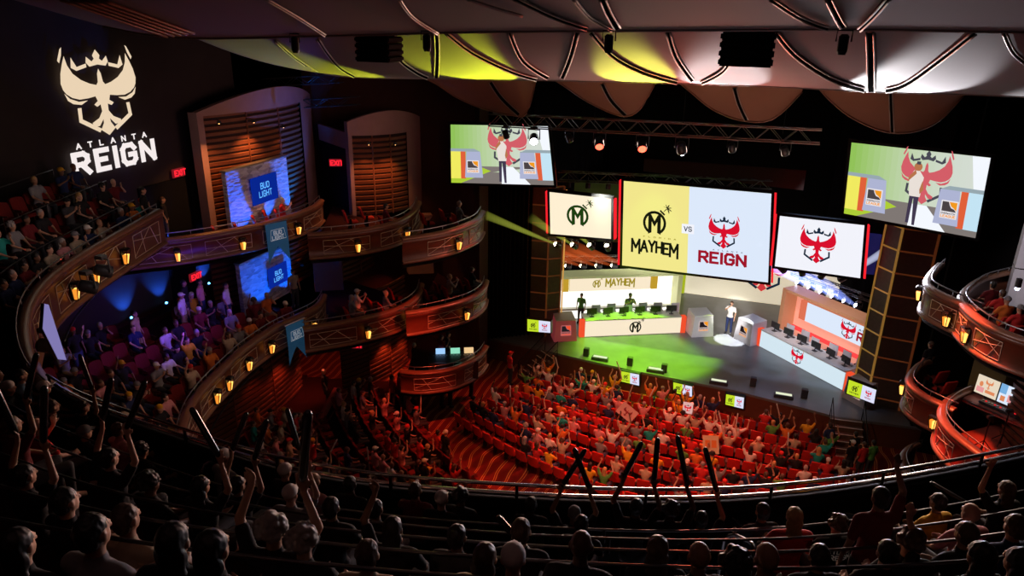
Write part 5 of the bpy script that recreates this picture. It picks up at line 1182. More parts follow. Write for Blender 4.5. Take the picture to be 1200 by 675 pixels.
# mezzanine crowd
MSH = ['grey', 'beige', 'pink', 'black', 'navy', 'black', 'maroon', 'yellow', 'white', 'grey', 'orange', 'black']
for k in range(5):
    PP = resample([moff(p, .62 + .95 * k, mezz_z(k)) for p in MP if p.y < 22.4 and p.y > 13.2], .66); pn = 0
    for i, p in enumerate(PP):
        hx, hy = proj(p + _Z * 1.25)
        if p.x < -21.3 or not (0 < hx < 372) or (hx < 205 and hy < 374) or (hx >= 205 and hy < 345): continue
        d = (MC - p); rz = math.atan2(-d.x, d.y) - .35; pn += 1; rw = 'mezzanine row %s from its front' % ORD[k + 1]
        if k < 5: seat('dim', p, rz, 'dim red seat in the %s, %s from the stage end' % (rw, ORD[pn]), 'dim red seats on the mezzanine')
        if rn.random() < .66:
            h, hc = rhair(rn); person(p, rz, rn.choice(['sit_rest', 'sit_rest', 'sit_clap', 'sit_phone', 'sit_wave'] + (['stand_rest'] if k > 2 else [])), h, hc, rn.choice(MSH), rn.choice(['charcoal', 'khaki', 'denim']), rn.choice([0, 1, 2, 3]), '%s, %s from the stage end' % (rw, ORD[pn]), 'crowd on the mezzanine', glow=rn.random() < .25)
for (px, py, z, shc, tr, lab) in ((166, 420, 4.7, 'khaki', 'khaki', 'standing under the blue wall light on the mezzanine'), (222, 380, 4.9, 'black', 'charcoal', 'standing by the lit mezzanine doorway'), (240, 378, 4.8, 'pink', 'denim', 'standing right of the mezzanine doorway'),
        (270, 382, 4.6, 'white', 'denim', 'standing left of the lower stone panel'), (347, 362, 4.2, 'beige', 'charcoal', 'standing at the front corner of the lower stone panel'), (219, 395, 4.6, 'white', 'khaki', 'standing in the mezzanine aisle in a pale cap')):
    p = atz(px, py, z); person(p, -1.2 if px != 347 else -1.9, 'stand_rest' if px != 240 else 'stand_hip', 'cap' if px == 219 else 'short', 'white' if px == 219 else 'black', shc, tr, 2, lab)
# upper-left tier crowd and near crowd share the rail tiers
TSH = ['black', 'navy', 'grey', 'maroon', 'black', 'charcoal', 'pink', 'black', 'beige', 'teal', 'navy']
LARM = [i for i, p in enumerate(RAIL) if proj(p)[1] < 465]
for k in range(7):
    PP = resample([offs(RAIL[i], .62 + ROWD * k, tierz(k)) for i in LARM], .68); pn = 0
    for p in PP:
        if p.x < -21.4: continue
        px, py = proj(p + _Z * 1.2)
        if px < -5 or px > 200 or py < 195 or py > 470: continue
        d = RC - p; rz = math.atan2(-d.x, d.y) - .25; pn += 1
        if k < 3: seat('dim', p, rz, 'dim red seat on the upper left tier, %s row, %s from the stage end' % (ORD[k + 1], ORD[pn]), 'dim red seats on the upper left tier')
        if rn.random() < .74:
            h, hc = rhair(rn); sc = rn.choice(TSH)
            if k == 0 and pn == 2: sc, h, hc = 'orange', 'cap', 'yellow'
            person(p, rz, rn.choice(['sit_rest', 'sit_rest', 'sit_clap', 'sit_phone']), h, hc, sc, 'charcoal', rn.choice([0, 1, 2, 3]), 'upper left tier %s row, %s from the stage end' % (ORD[k + 1], ORD[pn]), 'crowd on the upper left tier', glow=rn.random() < .5)
p = RAIL[LARM[0]]; person(offs(p, .5, tierz(0)), -1.0, 'stand_hip', 'short', 'black', 'black', 'charcoal', 1, 'standing at the stage end of the upper left tier')
# near balcony crowd: image column/row of each head, hair, shirt, pose
NEARP = [  # px, py, hair, hcol, shirt, pose, stick, glow, skin
 (60, 478, 'short', 'brown', 'black', 'sit_rest', 0, 1, 1), (28, 442, 'short', 'black', 'sky', 'sit_rest', 0, 0, 1), (54, 458, 'cap', 'white', 'navy', 'sit_rest', 0, 1, 1), (14, 505, 'short', 'brown', 'maroon', 'sit_wave', 1, 0, 2),
 (42, 500, 'bald', 'black', 'red', 'sit_phone', 0, 0, 0), (98, 508, 'cap', 'grey', 'black', 'sit_rest', 0, 0, 1), (120, 470, 'short', 'black', 'black', 'sit_wave', 1, 1, 2), (138, 505, 'short', 'brown', 'pink', 'sit_rest', 0, 0, 1),
 (28, 560, 'short', 'black', 'black', 'sit_cheer', 2, 1, 1), (75, 590, 'short', 'black', 'black', 'sit_rest', 0, 0, 0), (128, 545, 'short', 'black', 'black', 'sit_cheer', 2, 1, 0), (165, 530, 'curly', 'black', 'black', 'sit_rest', 0, 0, 2), (20, 640, 'long', 'black', 'black', 'sit_rest', 0, 0, 1), (110, 640, 'short', 'black', 'grey', 'sit_rest', 0, 0, 1),
 (148, 620, 'short', 'brown', 'beige', 'sit_rest', 0, 1, 1), (205, 650, 'long', 'black', 'black', 'sit_rest', 0, 0, 2), (175, 575, 'curly', 'black', 'black', 'sit_rest', 0, 0, 3), (235, 575, 'long', 'black', 'black', 'sit_wave', 1, 0, 1), (262, 541, 'cap', 'white', 'grey', 'sit_rest', 0, 0, 1), (278, 572, 'short', 'black', 'black', 'sit_cheer', 2, 1, 2),
 (340, 550, 'cap', 'white', 'black', 'sit_wave', 1, 0, 1), (340, 585, 'cap', 'white', 'grey', 'sit_wave', 0, 1, 0), (368, 565, 'bald', 'black', 'pink', 'sit_rest', 0, 0, 2), (320, 632, 'curly', 'grey', 'black', 'sit_cheer', 1, 0, 1), (388, 600, 'short', 'black', 'black', 'sit_rest', 0, 0, 2), (414, 568, 'short', 'black', 'black', 'sit_rest', 0, 0, 4),
 (250, 660, 'long', 'black', 'black', 'sit_rest', 0, 0, 2), (355, 640, 'curly', 'grey', 'black', 'sit_rest', 0, 0, 0), (430, 652, 'short', 'brown', 'beige', 'sit_rest', 0, 0, 1), (490, 573, 'short', 'brown', 'maroon', 'sit_phone', 0, 1, 2), (517, 590, 'cap', 'white', 'black', 'sit_rest', 1, 0, 1), (545, 572, 'curly', 'black', 'black', 'sit_rest', 0, 0, 4),
 (460, 622, 'long', 'black', 'black', 'sit_wave_left', 0, 0, 3), (535, 630, 'bun', 'black', 'charcoal', 'sit_rest', 0, 0, 2), (440, 600, 'short', 'black', 'black', 'sit_rest', 0, 0, 2), (622, 591, 'short', 'black', 'black', 'sit_rest', 0, 0, 4), (673, 603, 'cap', 'grey', 'black', 'sit_cheer', 2, 0, 2), (610, 630, 'short', 'brown', 'black', 'sit_rest', 1, 0, 1),
 (681, 615, 'short', 'black', 'black', 'sit_rest', 0, 1, 3), (680, 650, 'bald', 'black', 'black', 'sit_rest', 0, 0, 4), (601, 662, 'cap', 'white', 'grey', 'sit_rest', 0, 0, 0), (568, 655, 'long', 'brown', 'beige', 'sit_rest', 0, 0, 1), (745, 600, 'short', 'black', 'black', 'sit_cheer', 2, 0, 3), (785, 605, 'curly', 'black', 'black', 'sit_wave', 1, 0, 4),
 (770, 652, 'long', 'brown', 'black', 'sit_rest', 0, 0, 1), (822, 610, 'short', 'black', 'black', 'sit_wave', 1, 0, 2), (860, 668, 'curly', 'black', 'black', 'sit_rest', 0, 0, 3), (893, 606, 'short', 'black', 'charcoal', 'sit_rest', 1, 0, 1), (930, 612, 'long', 'blond', 'red', 'sit_rest', 0, 1, 0), (982, 614, 'curly', 'brown', 'black', 'sit_rest', 0, 1, 1),
 (820, 655, 'bald', 'grey', 'black', 'sit_rest', 0, 0, 2), (1032, 586, 'short', 'black', 'maroon', 'stand_wave', 0, 0, 3), (1100, 590, 'short', 'black', 'yellow', 'sit_rest', 0, 0, 3), (1138, 606, 'bald', 'brown', 'pink', 'sit_rest', 0, 0, 1), (1066, 640, 'curly', 'brown', 'black', 'sit_rest', 0, 0, 1), (1133, 628, 'short', 'brown', 'black', 'sit_rest', 0, 0, 2), (1180, 575, 'long', 'brown', 'black', 'sit_wave_left', 1, 0, 1),
 (1190, 620, 'short', 'brown', 'navy', 'sit_rest', 0, 0, 1), (1150, 655, 'long', 'black', 'black', 'sit_rest', 0, 0, 2), (1040, 650, 'short', 'black', 'black', 'sit_wave', 0, 0, 0), (898, 665, 'bald', 'grey', 'black', 'sit_rest', 0, 0, 2), (1195, 660, 'long', 'black', 'charcoal', 'sit_rest', 0, 0, 2), (960, 655, 'short', 'black', 'black', 'sit_rest', 0, 0, 1)]
def tier_spot(px, py, hz):      # tier and place whose seated head falls on this picture spot
    best = None
    for k in range(9):
        h = atz(px, py, tierz(k) + hz); q = min(RAIL, key=lambda p: abs((offs(p, 0, 0) - RC).normalized().dot((Vector((h.x, h.y, 0)) - RC).normalized()) - 1))
        rail_r = (Vector((q.x, q.y, 0)) - RC).length; hr = (Vector((h.x, h.y, 0)) - RC).length; e = hr - (rail_r + .6 + ROWD * k)
        if best is None or abs(e) < abs(best[0]): best = (e, k, h, rail_r)
    e, k, h, rr = best; d = (Vector((h.x, h.y, 0)) - RC); return k, RC + d.normalized() * (rr + .6 + ROWD * k + max(-.3, min(.3, e))) + _Z * tierz(k), d
occ = {}
for i, (px, py, hair, hcol, shirt, pose, stick, glow, sk) in enumerate(NEARP):
    k, p, d = tier_spot(px, py, 1.66 if pose.startswith('stand') else 1.28)
    rz = math.atan2(d.x, -d.y); s = occ.setdefault(k, 0); occ[k] += 1
    if d.length < 1: continue
    side = 'left part' if px < 400 else ('middle part' if px < 800 else 'right part')
    mk = dict(near=True, glow=bool(glow), stick=stick or None)
    pq = person(p, rz + rn.uniform(-.15, .15), pose, hair, hcol, shirt, 'charcoal', sk, 'near balcony %s, %s row from its rail, %s there' % (side, ORD[k + 1], ORD[occ[k]]), 'near balcony crowd', scale=rn.uniform(.97, 1.05), **mk)
    if (px, py) == (982, 614): LETTERED = pq
    0 and seat('dim', p - _Z * .0, rz, 'dark seat of the near balcony, %s row from its rail, under the %s listener there' % (ORD[k + 1], ORD[occ[k]]), 'seats of the near balcony')
b = MB(); JL = mat('shirt_letter', (.6, .55, .5), .8, 0, (.5, .42, .36), .05, vary=0)
text_on(b, 'ATLANTA', Vector((-.15, 0, 1.0)), Vector((1, 0, 0)), _Z, .052, JL, 1.); text_on(b, 'REIGN', Vector((-.11, 0, .91)), Vector((1, 0, 0)), _Z, .06, JL, 1.05)
for v in b.v: v.y = -.022 - .135 * math.sqrt(max(0, 1 - (v.x / .19) ** 2)) - (1.0 - v.z) * .02
b.build('shirt_print', [c for c in LETTERED.children if c.name.startswith('shirt')][0], 'pale city lettering across the shoulders', world=False)
# aisle handrails with bright tops
for i, (px, py, k) in enumerate(((668, 0, 0), (1012, 622, 3), (905, 575 + 60, 2), (1010, 618, 4), (885, 652, 4), (290, 520, 2))):
    if py == 0: continue
    kk, p, d = tier_spot(px, py, .95); u = d.normalized(); b = MB(); t = p + _Z * .95
    s = Vector((-u.y, u.x, 0)); b.tube(catmull([p + u * .0, t + u * .0, t - u * .35 - _Z * .05, t - u * 1.0 - _Z * .6, p - u * 1.0 - _Z * .7], 4), .022, STEEL, 6)
    b.build('aisle_handrail', None, 'looped steel aisle handrail among the near crowd, %s' % ('', 'right of the lettered shirt', 'near the balcony middle', 'beside the standing person', 'lower right of the middle', 'at the left')[i], 'railing', smooth=True)
# people in boxes, floor staff, side standers
BP = [(330, 236, 7.4, 'sit', 'red', 'short', 'white', 'upper left box by the blue pennant, right one'), (452, 243, 7.4, 'sit', 'maroon', 'short', 'black', 'second upper left box'), (538, 240, 7.4, 'sit', 'grey', 'short', 'grey', 'upper left box nearest the stage'),
      (418, 343, 4.2, 'sit', 'white', 'cap', 'white', 'red-lit lower left box, left pair, front one'), (412, 350, 4.2, 'sit', 'grey', 'long', 'grey', 'red-lit lower left box, left pair, back one'), (452, 345, 4.2, 'sit', 'grey', 'bun', 'grey', 'red-lit lower left box, right one'), (527, 326, 4.2, 'sit', 'beige', 'curly', 'blond', 'lower left box nearest the stage, middle one'), (553, 317, 4.2, 'sit', 'black', 'short', 'brown', 'lower left box nearest the stage, right one'),
      (517, 396, .95, 'stand', 'maroon', 'short', 'black', 'behind the mixing desk, left one'), (525, 393, .95, 'stand', 'black', 'short', 'black', 'behind the mixing desk, right one'),
      (379, 436, FLZ, 'stand', 'black', 'short', 'grey', 'by the slatted wall under the mezzanine front'), (485, 405, FLZ + .6, 'stand', 'black', 'short', 'grey', 'by the red-lit slatted wall'), (414, 450, FLZ, 'stand', 'white', 'short', 'black', 'lower left aisle, leftmost stander'), (421, 452, FLZ, 'stand', 'black', 'long', 'black', 'lower left aisle, beside the leftmost stander'),
      (434, 445, FLZ, 'stand', 'black', 'short', 'grey', 'lower left aisle before the doorway'), (459, 443, FLZ, 'stand', 'red', 'short', 'black', 'on the red-lit carpet, left of three'), (468, 440, FLZ, 'stand', 'red', 'short', 'brown', 'on the red-lit carpet, middle of three'), (476, 445, FLZ, 'stand', 'black', 'short', 'black', 'on the red-lit carpet, right of three'), (450, 470, FLZ, 'stand', 'pink', 'bald', 'grey', 'waving on the red-lit carpet'),
      (517, 440, FLZ, 'stand', 'black', 'short', 'black', 'below the mixing desk, left'), (527, 440, FLZ, 'stand', 'black', 'short', 'brown', 'below the mixing desk, right'), (552, 430, FLZ, 'stand', 'black', 'short', 'black', 'at the left front corner of the seats'), (598, 415, FLZ + .3, 'stand', 'red', 'cap', 'red', 'red one standing by the left end of the stage'),
      (973, 500, FLZ, 'stand', 'navy', 'short', 'black', 'foot of the right stage stair in yellow trousers'), (1003, 510, FLZ, 'stand', 'black', 'short', 'black', 'right of the stair, leftmost'), (1013, 522, FLZ, 'stand', 'red', 'short', 'red', 'right of the stair in red'), (1024, 520, FLZ, 'stand', 'green', 'short', 'black', 'right of the stair in green'), (1000, 520, FLZ, 'stand', 'black', 'cap', 'white', 'right of the stair in a pale cap'),
      (1091, 405, 3.9, 'stand', 'black', 'short', 'brown', 'behind the lower right box'), (522, 508, FLZ, 'stand', 'black', 'backcap', 'white', 'walking in the patterned aisle'), (497, 542, FLZ + .5, 'stand', 'black', 'cap', 'white', 'near end of the patterned aisle'), (190, 235, 7.6, 'stand', 'black', 'short', 'brown', 'in the dark doorway above the mezzanine')]
for px, py, z, kd, sh, h, hc, lab in BP:
    st = kd == 'stand'; q = atz(px, py, z + (1.66 if st else 1.26)) ; p = Vector((q.x, q.y, z)); d = Vector((-2, 38, 0)) - p; rz = math.atan2(-d.x, d.y)
    if lab.startswith('waving'): ps = 'stand_wave'
    elif 'mixing desk, left' in lab and z > 0: ps = 'stand_clap'
    else: ps = 'stand_rest' if st else rn.choice(['sit_rest', 'sit_clap'])
    if not h.startswith(('cap', 'back')) and hc in ('white', 'red'): hc = 'grey' if hc == 'white' else 'brown'
    person(p, rz, ps, h, hc, sh, 'yellow' if 'yellow' in lab else 'charcoal', rn.choice([0, 1, 2]), lab)
    if not st: seat('red', p, rz, 'red chair under the person in the %s' % lab, 'red chairs in the side boxes')
# empty box chairs
for i, (px, py, z, w) in enumerate(((258, 262, 7.4, 'upper left box, before the stone panel, left'), (283, 258, 7.4, 'upper left box, before the stone panel, right'), (304, 250, 7.4, 'upper left box behind the blue pennant, left'), (317, 244, 7.4, 'upper left box behind the blue pennant, right'), (411, 252, 7.4, 'second upper left box, left'), (430, 248, 7.4, 'second upper left box, right'),
        (501, 254, 7.4, 'upper left box nearest the stage, left'), (524, 250, 7.4, 'upper left box nearest the stage, middle'), (440, 354, 4.2, 'red-lit lower left box, middle'), (464, 342, 4.2, 'red-lit lower left box, right'), (504, 342, 4.2, 'lower left box nearest the stage, left'), (517, 335, 4.2, 'lower left box nearest the stage, middle'), (544, 330, 4.2, 'lower left box nearest the stage, right'),
        (302, 368, 4.15, 'mezzanine before the lower stone panel, left'), (316, 364, 4.15, 'mezzanine before the lower stone panel, right'), (1098, 437, 4.15, 'lower right box nearest the stage, left'), (1107, 449, 4.15, 'lower right box nearest the stage, right'))):
    q = atz(px, py, z + (1.0 if i < 4 else .7)); p = Vector((q.x, q.y, z)); d = Vector((-2, 38, 0)) - p; seat('red', p, math.atan2(-d.x, d.y), 'empty red chair in the %s' % w, 'red chairs in the side boxes')
# mixing desk in the ground level box
q = atz(531, 420, .95 + .85); q.z = .95; dk = empty('mixing_desk', q, 'black mixing desk with small lit screens in the ground level left box', 'mixing desk')
b = MB(); b.bbox(q + Vector((0, 0, .42)), (2.2, .9, .84), DKP, .03, .45); b.build('cabinet', dk)
b = MB(); b.box(q + Vector((0, 0, .9)), (2.1, .8, .06), DSTEEL, .45, .25)
for i in range(14): b.box(q + Vector((-.9 + i * .14, -.05 - .1 + .06 * i, .96)), (.03, .3, .02), WHITE, .45)
b.build('control_surface', dk)
for i, (dx, c) in enumerate(((-.6, 'a0d0ff'), (0, '90e0c0'), (.55, 'f0c890'))):
    b = MB(); b.box(q + Vector((dx, .25 + dx * .48, 1.12)), (.42, .03, .26), emi('desk_screen_%d' % i, c, 1.), .45, -.3); b.build('screen', dk)
# pennants with crest
def pennant(px0, py0, px1, py1, z, drop, label):
    a = atz(px0, py0, z); c = atz(px1, py1, z); d = (c - a).normalized(); W = (c - a).length; n = Vector((d.y, -d.x, 0)); n = n if n.dot(CC - a) > 0 else -n
    a += n * .3; c += n * .3; root = empty('pennant', (a + c) / 2 - _Z * drop, label, 'banner'); C_ = mat('blue_pennant_cloth', (.03, .12, .26), .8, 0, (.02, .1, .2), .25, vary=.15)
    b = MB(); g_ = []
    for i in range(9):
        t = i / 8; row = []
        for j in range(9):
            u = j / 8; dd = drop * t
            if t > .6: dd = drop * (.6 + (t - .6) * (abs(2 * u - 1)))
            row.append(a.lerp(c, u) - _Z * dd + n * .03 * math.sin(u * 6 + t * 3))
        g_.append(row)
    b.sheet(g_, C_); cl_ = b.build('cloth', root, smooth=True); b = MB(); L_ = mat('pennant_letter', (.6, .65, .7), .7, 0, (.5, .6, .7), .3, vary=0); o_ = a + n * .09 - _Z * drop * .28
    text_on(b, 'BUD', o_ + d * W * .3, d, _Z, W * .14, L_, .95, wt=.24); text_on(b, 'LIGHT', o_ + d * W * .22 - _Z * W * .19, d, _Z, W * .14, L_, .95, wt=.24)
    b.tube([o_ + d * W * .18 + _Z * W * .2, o_ + d * W * .78 + _Z * W * .2, o_ + d * W * .86 - _Z * W * .22, o_ + d * W * .14 - _Z * W * .22], .012, L_, 4, True); b.build('crest_lettering', cl_)
    b = MB(); b.tube([a - d * .05, c + d * .05], .03, STEEL, 6); b.build('rod', root)
pennant(305, 262, 330, 256, 8.28, 1.7, 'blue swallow-tailed pennant hanging from the largest upper left box'); pennant(328, 380, 349, 371, 5.08, 1.7, 'blue swallow-tailed pennant hanging from the mezzanine front below')
backdrop('blue lit rectangular sign on the upper stone panel', 23.2, 27.2, 7.4, 10.25, -19.9, (24.5, 26.2, 8.6, 9.75), 'tall stone panel glowing blue in the largest upper left box', STEEL)
backdrop('blue lit rectangular sign on the lower stone panel', 23.0, 26.4, 4.2, 6.5, -19.6, (24.6, 25.9, 4.9, 5.8), 'stone panel glowing blue on the lower left tier', STEEL)

b = MB()
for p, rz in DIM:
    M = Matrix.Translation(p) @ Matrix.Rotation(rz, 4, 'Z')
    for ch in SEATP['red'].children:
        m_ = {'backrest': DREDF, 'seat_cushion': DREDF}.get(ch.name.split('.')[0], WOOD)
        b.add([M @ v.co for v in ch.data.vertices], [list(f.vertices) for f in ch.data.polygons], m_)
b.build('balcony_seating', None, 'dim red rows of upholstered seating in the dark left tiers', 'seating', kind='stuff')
# ------------------------------------------------------------------ right-hand boxes
UA = [(1104, 309), (1097, 316), (1090, 325), (1088, 332), (1093, 338), (1108, 346), (1124, 353), (1150, 364)]
UB = [(1192, 316), (1177, 320), (1152, 327), (1136, 338), (1128, 349), (1132, 358), (1145, 370), (1167, 384), (1200, 397), (1250, 412)]
LA = [(1090, 423), (1080, 427), (1071, 436), (1067, 446), (1072, 454), (1084, 463), (1100, 471), (1120, 480)]
LB_ = [(1150, 452), (1128, 460), (1112, 470), (1105, 482), (1108, 494), (1120, 508), (1136, 521), (1158, 537), (1190, 556), (1230, 572)]
BA = [(1078, 520), (1066, 526), (1059, 537), (1062, 550), (1072, 562), (1090, 576)]
HP = Vector((-3, 25, 0))
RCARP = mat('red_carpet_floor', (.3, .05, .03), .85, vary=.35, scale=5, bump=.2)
HOT = mat('red_lit_box_panel', (.4, .03, .02), .35, vary=.2, scale=4)  # red light on this box put into its panel colour
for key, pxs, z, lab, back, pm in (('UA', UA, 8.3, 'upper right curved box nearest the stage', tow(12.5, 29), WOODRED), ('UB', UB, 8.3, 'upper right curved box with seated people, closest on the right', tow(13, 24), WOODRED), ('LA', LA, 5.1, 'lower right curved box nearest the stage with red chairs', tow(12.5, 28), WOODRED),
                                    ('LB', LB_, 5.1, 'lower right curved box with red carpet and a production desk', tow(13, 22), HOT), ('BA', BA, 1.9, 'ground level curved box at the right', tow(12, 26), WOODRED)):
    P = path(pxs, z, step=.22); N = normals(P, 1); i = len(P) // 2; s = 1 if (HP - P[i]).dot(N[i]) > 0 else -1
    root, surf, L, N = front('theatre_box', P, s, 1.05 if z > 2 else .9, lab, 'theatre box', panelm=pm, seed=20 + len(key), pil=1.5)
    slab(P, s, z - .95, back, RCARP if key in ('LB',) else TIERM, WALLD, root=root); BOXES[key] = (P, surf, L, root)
lan('UA', (1090, 1121), 'upper right box nearest the stage'); lan('UB', (1146,), 'closest upper right box'); lan('LA', (1070, 1102), 'lower right box nearest the stage'); lan('LB', (1122,), 'lower right box with red carpet')
# grey column and slatted wall at the far right
COLM = mat('grey_stone_panel', (.42, .38, .4), .7, vary=.06)
a = aty(1190, 200, 24); root = empty('curved_pier', (9.0, 25.4, 7), 'tall pale curved pier with panel joints at the right edge', 'pier')
for lo_, hi_ in ((7.2, 8.65), (8.68, 10.4), (10.43, 12.15)):
    b = MB(); G_ = []
    for z in (lo_, (lo_ + hi_) / 2, hi_):
        row = []
        for i in range(9):
            t = i / 8; zz = z if hi_ < 12 or z < 12 else z - .55 * (1 - t) ** 2
            row.append(Vector((8.45 + 2.0 * t, 27.0 - 2.6 * math.sin(t * 1.2) * t - .0, zz)))
        G_.append(row)
    b.sheet(G_, COLM); b.sheet([[p + Vector((-.0, 0, 0)) for p in (G_[0][0], G_[1][0], G_[2][0])], [p + Vector((.1, .6, 0)) for p in (G_[0][0], G_[1][0], G_[2][0])]], COLM); b.build('pier_panel', root)
slatwall('slatted_wall', (9.0, 25.4), (11.6, 19.5), 7.3, 11.6, 'slatted wall at the right edge behind the closest upper box', bow=.2, pitch=.26)
slatwall('slatted_wall', (8.3, 23.8), (10.5, 18.5), 4.1, 7.0, 'slatted wall behind the production desk at right', bow=.2)
b = MB(); b.prism([(7.7, 26, 4.1), (8.2, 24.4, 4.1), (8.6, 24.5, 4.1), (8.1, 26, 4.1)], (0, 0, 3), mat('olive_lit_plaster', (.2, .13, .03), .8, vary=.1)); b.build('trim_5', kind='structure')  # olive light put into the plaster colour of this trim
p = aty(1192, 338, 21.5); root = empty('spotlight', p, 'small bright blue-white light in the closest upper right box', 'lamp'); b = MB(); b.sphere(p, .06, GB, 8, 6); b.build('lens', root); b = MB(); b.lathe([(.05, 0), (.08, .05), (.08, .25)], DKP, p + Vector((0, 0, .02)), 10); b.build('housing', root)
# production desk with three monitors and console, standing in the lower box
qa = atz(1128, 466, 5.0); qb = atz(1205, 500, 5.0); d = (qb - qa).normalized(); n = Vector((d.y, -d.x, 0)); n = n if n.dot(CC - qa) > 0 else -n; W = (qb - qa).length; z0 = 4.15; g0 = Vector((qa.x, qa.y, z0))
root = empty('production_desk', g0 + d * W / 2, 'production desk with road case top in the lower right box', 'desk')
b = MB(); b.prism([g0 + _Z * .72, g0 + d * W + _Z * .72, g0 + d * W - n * .75 + _Z * .72, g0 - n * .75 + _Z * .72], _Z * .14, mat('red_lit_case', (.35, .12, .1), .4, vary=.2)); b.build('desk_case', root)  # red light put into the case colour
b = MB(); b.prism([g0 + _Z * .8 + n * .02, g0 + d * W + _Z * .8 + n * .02, g0 + d * W + n * .04 + _Z * .8, g0 + n * .04 + _Z * .8], _Z * .05, STEEL); b.build('edge_trim', root)
for t in (.1, W - .15):
    b = MB(); b.prism([g0 + d * t - n * .1, g0 + d * (t + .08) - n * .1, g0 + d * (t + .08) - n * .65, g0 + d * t - n * .65], _Z * .72, BLACK); b.build('leg', root)
def mcanvas(c4, name, root, painter, base):
    cv = Canvas(*c4, 30, 18, CC); cv.rect(0, 0, 30, 18, base, 0); painter(cv); cv.build(name, root)
M1 = emi('map_tan', 'e8d8c0', 1.); M2 = emi('map_orange', 'e0885a', 1.); M3 = emi('map_blue', '7ab0e0', 1.); M4 = emi('map_pink', 'e89a9a', 1.)
def pm1(cv): cv.put([BIRD], 17, 12, 5, M2, 1); cv.rect(2, 2, 12, 7, M4, 1); cv.put(ringarc(0, 2.6, 0, 360, 10), 7, 10, 1, M2, 2); cv.rect(14, 3, 27, 6, M2, 1)
def pm2(cv): cv.rect(0, 9, 9, 18, M3, 1); cv.rect(12, 3, 28, 10, M4, 1); cv.rect(3, 2, 9, 7, M2, 1); cv.rect(14, 12, 28, 16, M1, 2)
def pm3(cv): cv.rect(2, 10, 28, 16, SCR_BLUE, 1)
for i, (t0, t1, pf, base) in enumerate(((.02, .36, pm1, M1), (.38, .72, pm2, SCR_BLUE), (.74, 1.05, pm3, SCR_WHITE))):
    a = g0 + d * W * t0 - n * .5 + _Z * .98; c = g0 + d * W * t1 - n * .5 + _Z * .98; up = (_Z * .62 - n * .05); L_ = (c - a)
    m_ = empty('computer_monitor', (a + c) / 2 - _Z * .12, 'bright monitor on the production desk in the lower right box, %s' % ('left one with orange emblem', 'middle one', 'right pale one')[i], 'monitor')
    b = MB(); b.prism([a - n * .01, c - n * .01, c - n * .05, a - n * .05], up, DKP); b.build('casing', m_); mcanvas((a + up + n * .005, c + up + n * .005, c + n * .005, a + n * .005), 'display_face', m_, pf, base)
    b = MB(); b.tube([(a + c) / 2 - n * .05 - _Z * .1, (a + c) / 2 - n * .05 + _Z * .2], .03, DKP, 6); b.build('stand', m_)
for i in range(3):
    p = g0 + d * W * (.35 + .22 * i) - n * .2 + _Z * .87; b = MB(); b.bbox(p + _Z * .05, (.5, .28, .09), DKP, .02, math.atan2(d.y, d.x))
    for j in range(5): b.box(p + d * (-.18 + .09 * j) + _Z * .1, (.05, .05, .02), (STEEL, REDLED, WHITE)[j % 3])
    b.build('control_console', None, 'small control console on the production desk, %s from the left' % ORD[i + 1], 'console')
# speaker stands / clutter cases in the right box
for i, (px, py) in enumerate(((1150, 528), (1172, 520), (1190, 508))):
    p = atz(px, py, 4.2); b = MB(); b.tube([p, p + _Z * 1.1], .02, BLACK, 5)
    for k in range(3): b.tube([p + _Z * .35, p + Vector((.3 * math.cos(k * 2.1), .3 * math.sin(k * 2.1), 0))], .014, BLACK, 5)
    b.bbox(p + _Z * 1.15, (.22, .1, .1), DKP, .02, .4); b.build('microphone_stand', None, 'black tripod stand on the red carpet of the lower right box, %s from the left' % ORD[i + 1], 'stand')
for i, (px, py, sh, h, hc) in enumerate(((1174, 348, 'red', 'short', 'brown'), (1180, 356, 'orange', 'cap', 'grey'), (1195, 366, 'red', 'backcap', 'grey'), (1163, 338, 'maroon', 'short', 'black'))):
    q = atz(px, py, 8.6); p = Vector((q.x, q.y, 7.4)); person(p, .4, 'sit_rest', h, hc, sh, 'charcoal', 1, 'closest upper right box, %s from the stage' % ORD[i + 1]); seat('red', p, .4, 'red chair in the closest upper right box, %s from the stage' % ORD[i + 1], 'red chairs in the side boxes')
# ------------------------------------------------------------------ exit signs
EXR = emi('exit_red', 'ff2030', 1.6); EXB = mat('exit_housing', (.03, .005, .005), .6, 0, (.3, .01, .02), .6, vary=0)
def exitsign(p, ux, label, w=.62):
    ux = Vector(ux).normalized(); n = ux.cross(_Z); n = n if n.dot(CC - p) > 0 else -n; root = empty('exit_sign', p, label, 'sign'); b = MB(); b.prism([p, p + ux * w, p + ux * w - n * .08, p - n * .08], _Z * .34, EXB); hs = b.build('housing', root)
    b = MB(); text_on(b, 'EXIT', p + ux * .07 + _Z * .07 + n * .012, ux, _Z, .2, EXR, 1.0, wt=.26, sp=.25); b.build('lettering', hs)
exitsign(atx(204, 209, -21.9), (0, 1, 0), 'red EXIT sign beside the projected emblem'); exitsign(atx(224, 331, -21.9), (0, 1, 0), 'red EXIT sign over the mezzanine doorway'); exitsign(aty(386, 195, 29.4), (1, .4, 0), 'red EXIT sign between the two upper slatted walls')
exitsign(aty(408, 408, 25.6), (1, .3, 0), 'red EXIT sign low on the left under the red-lit box')
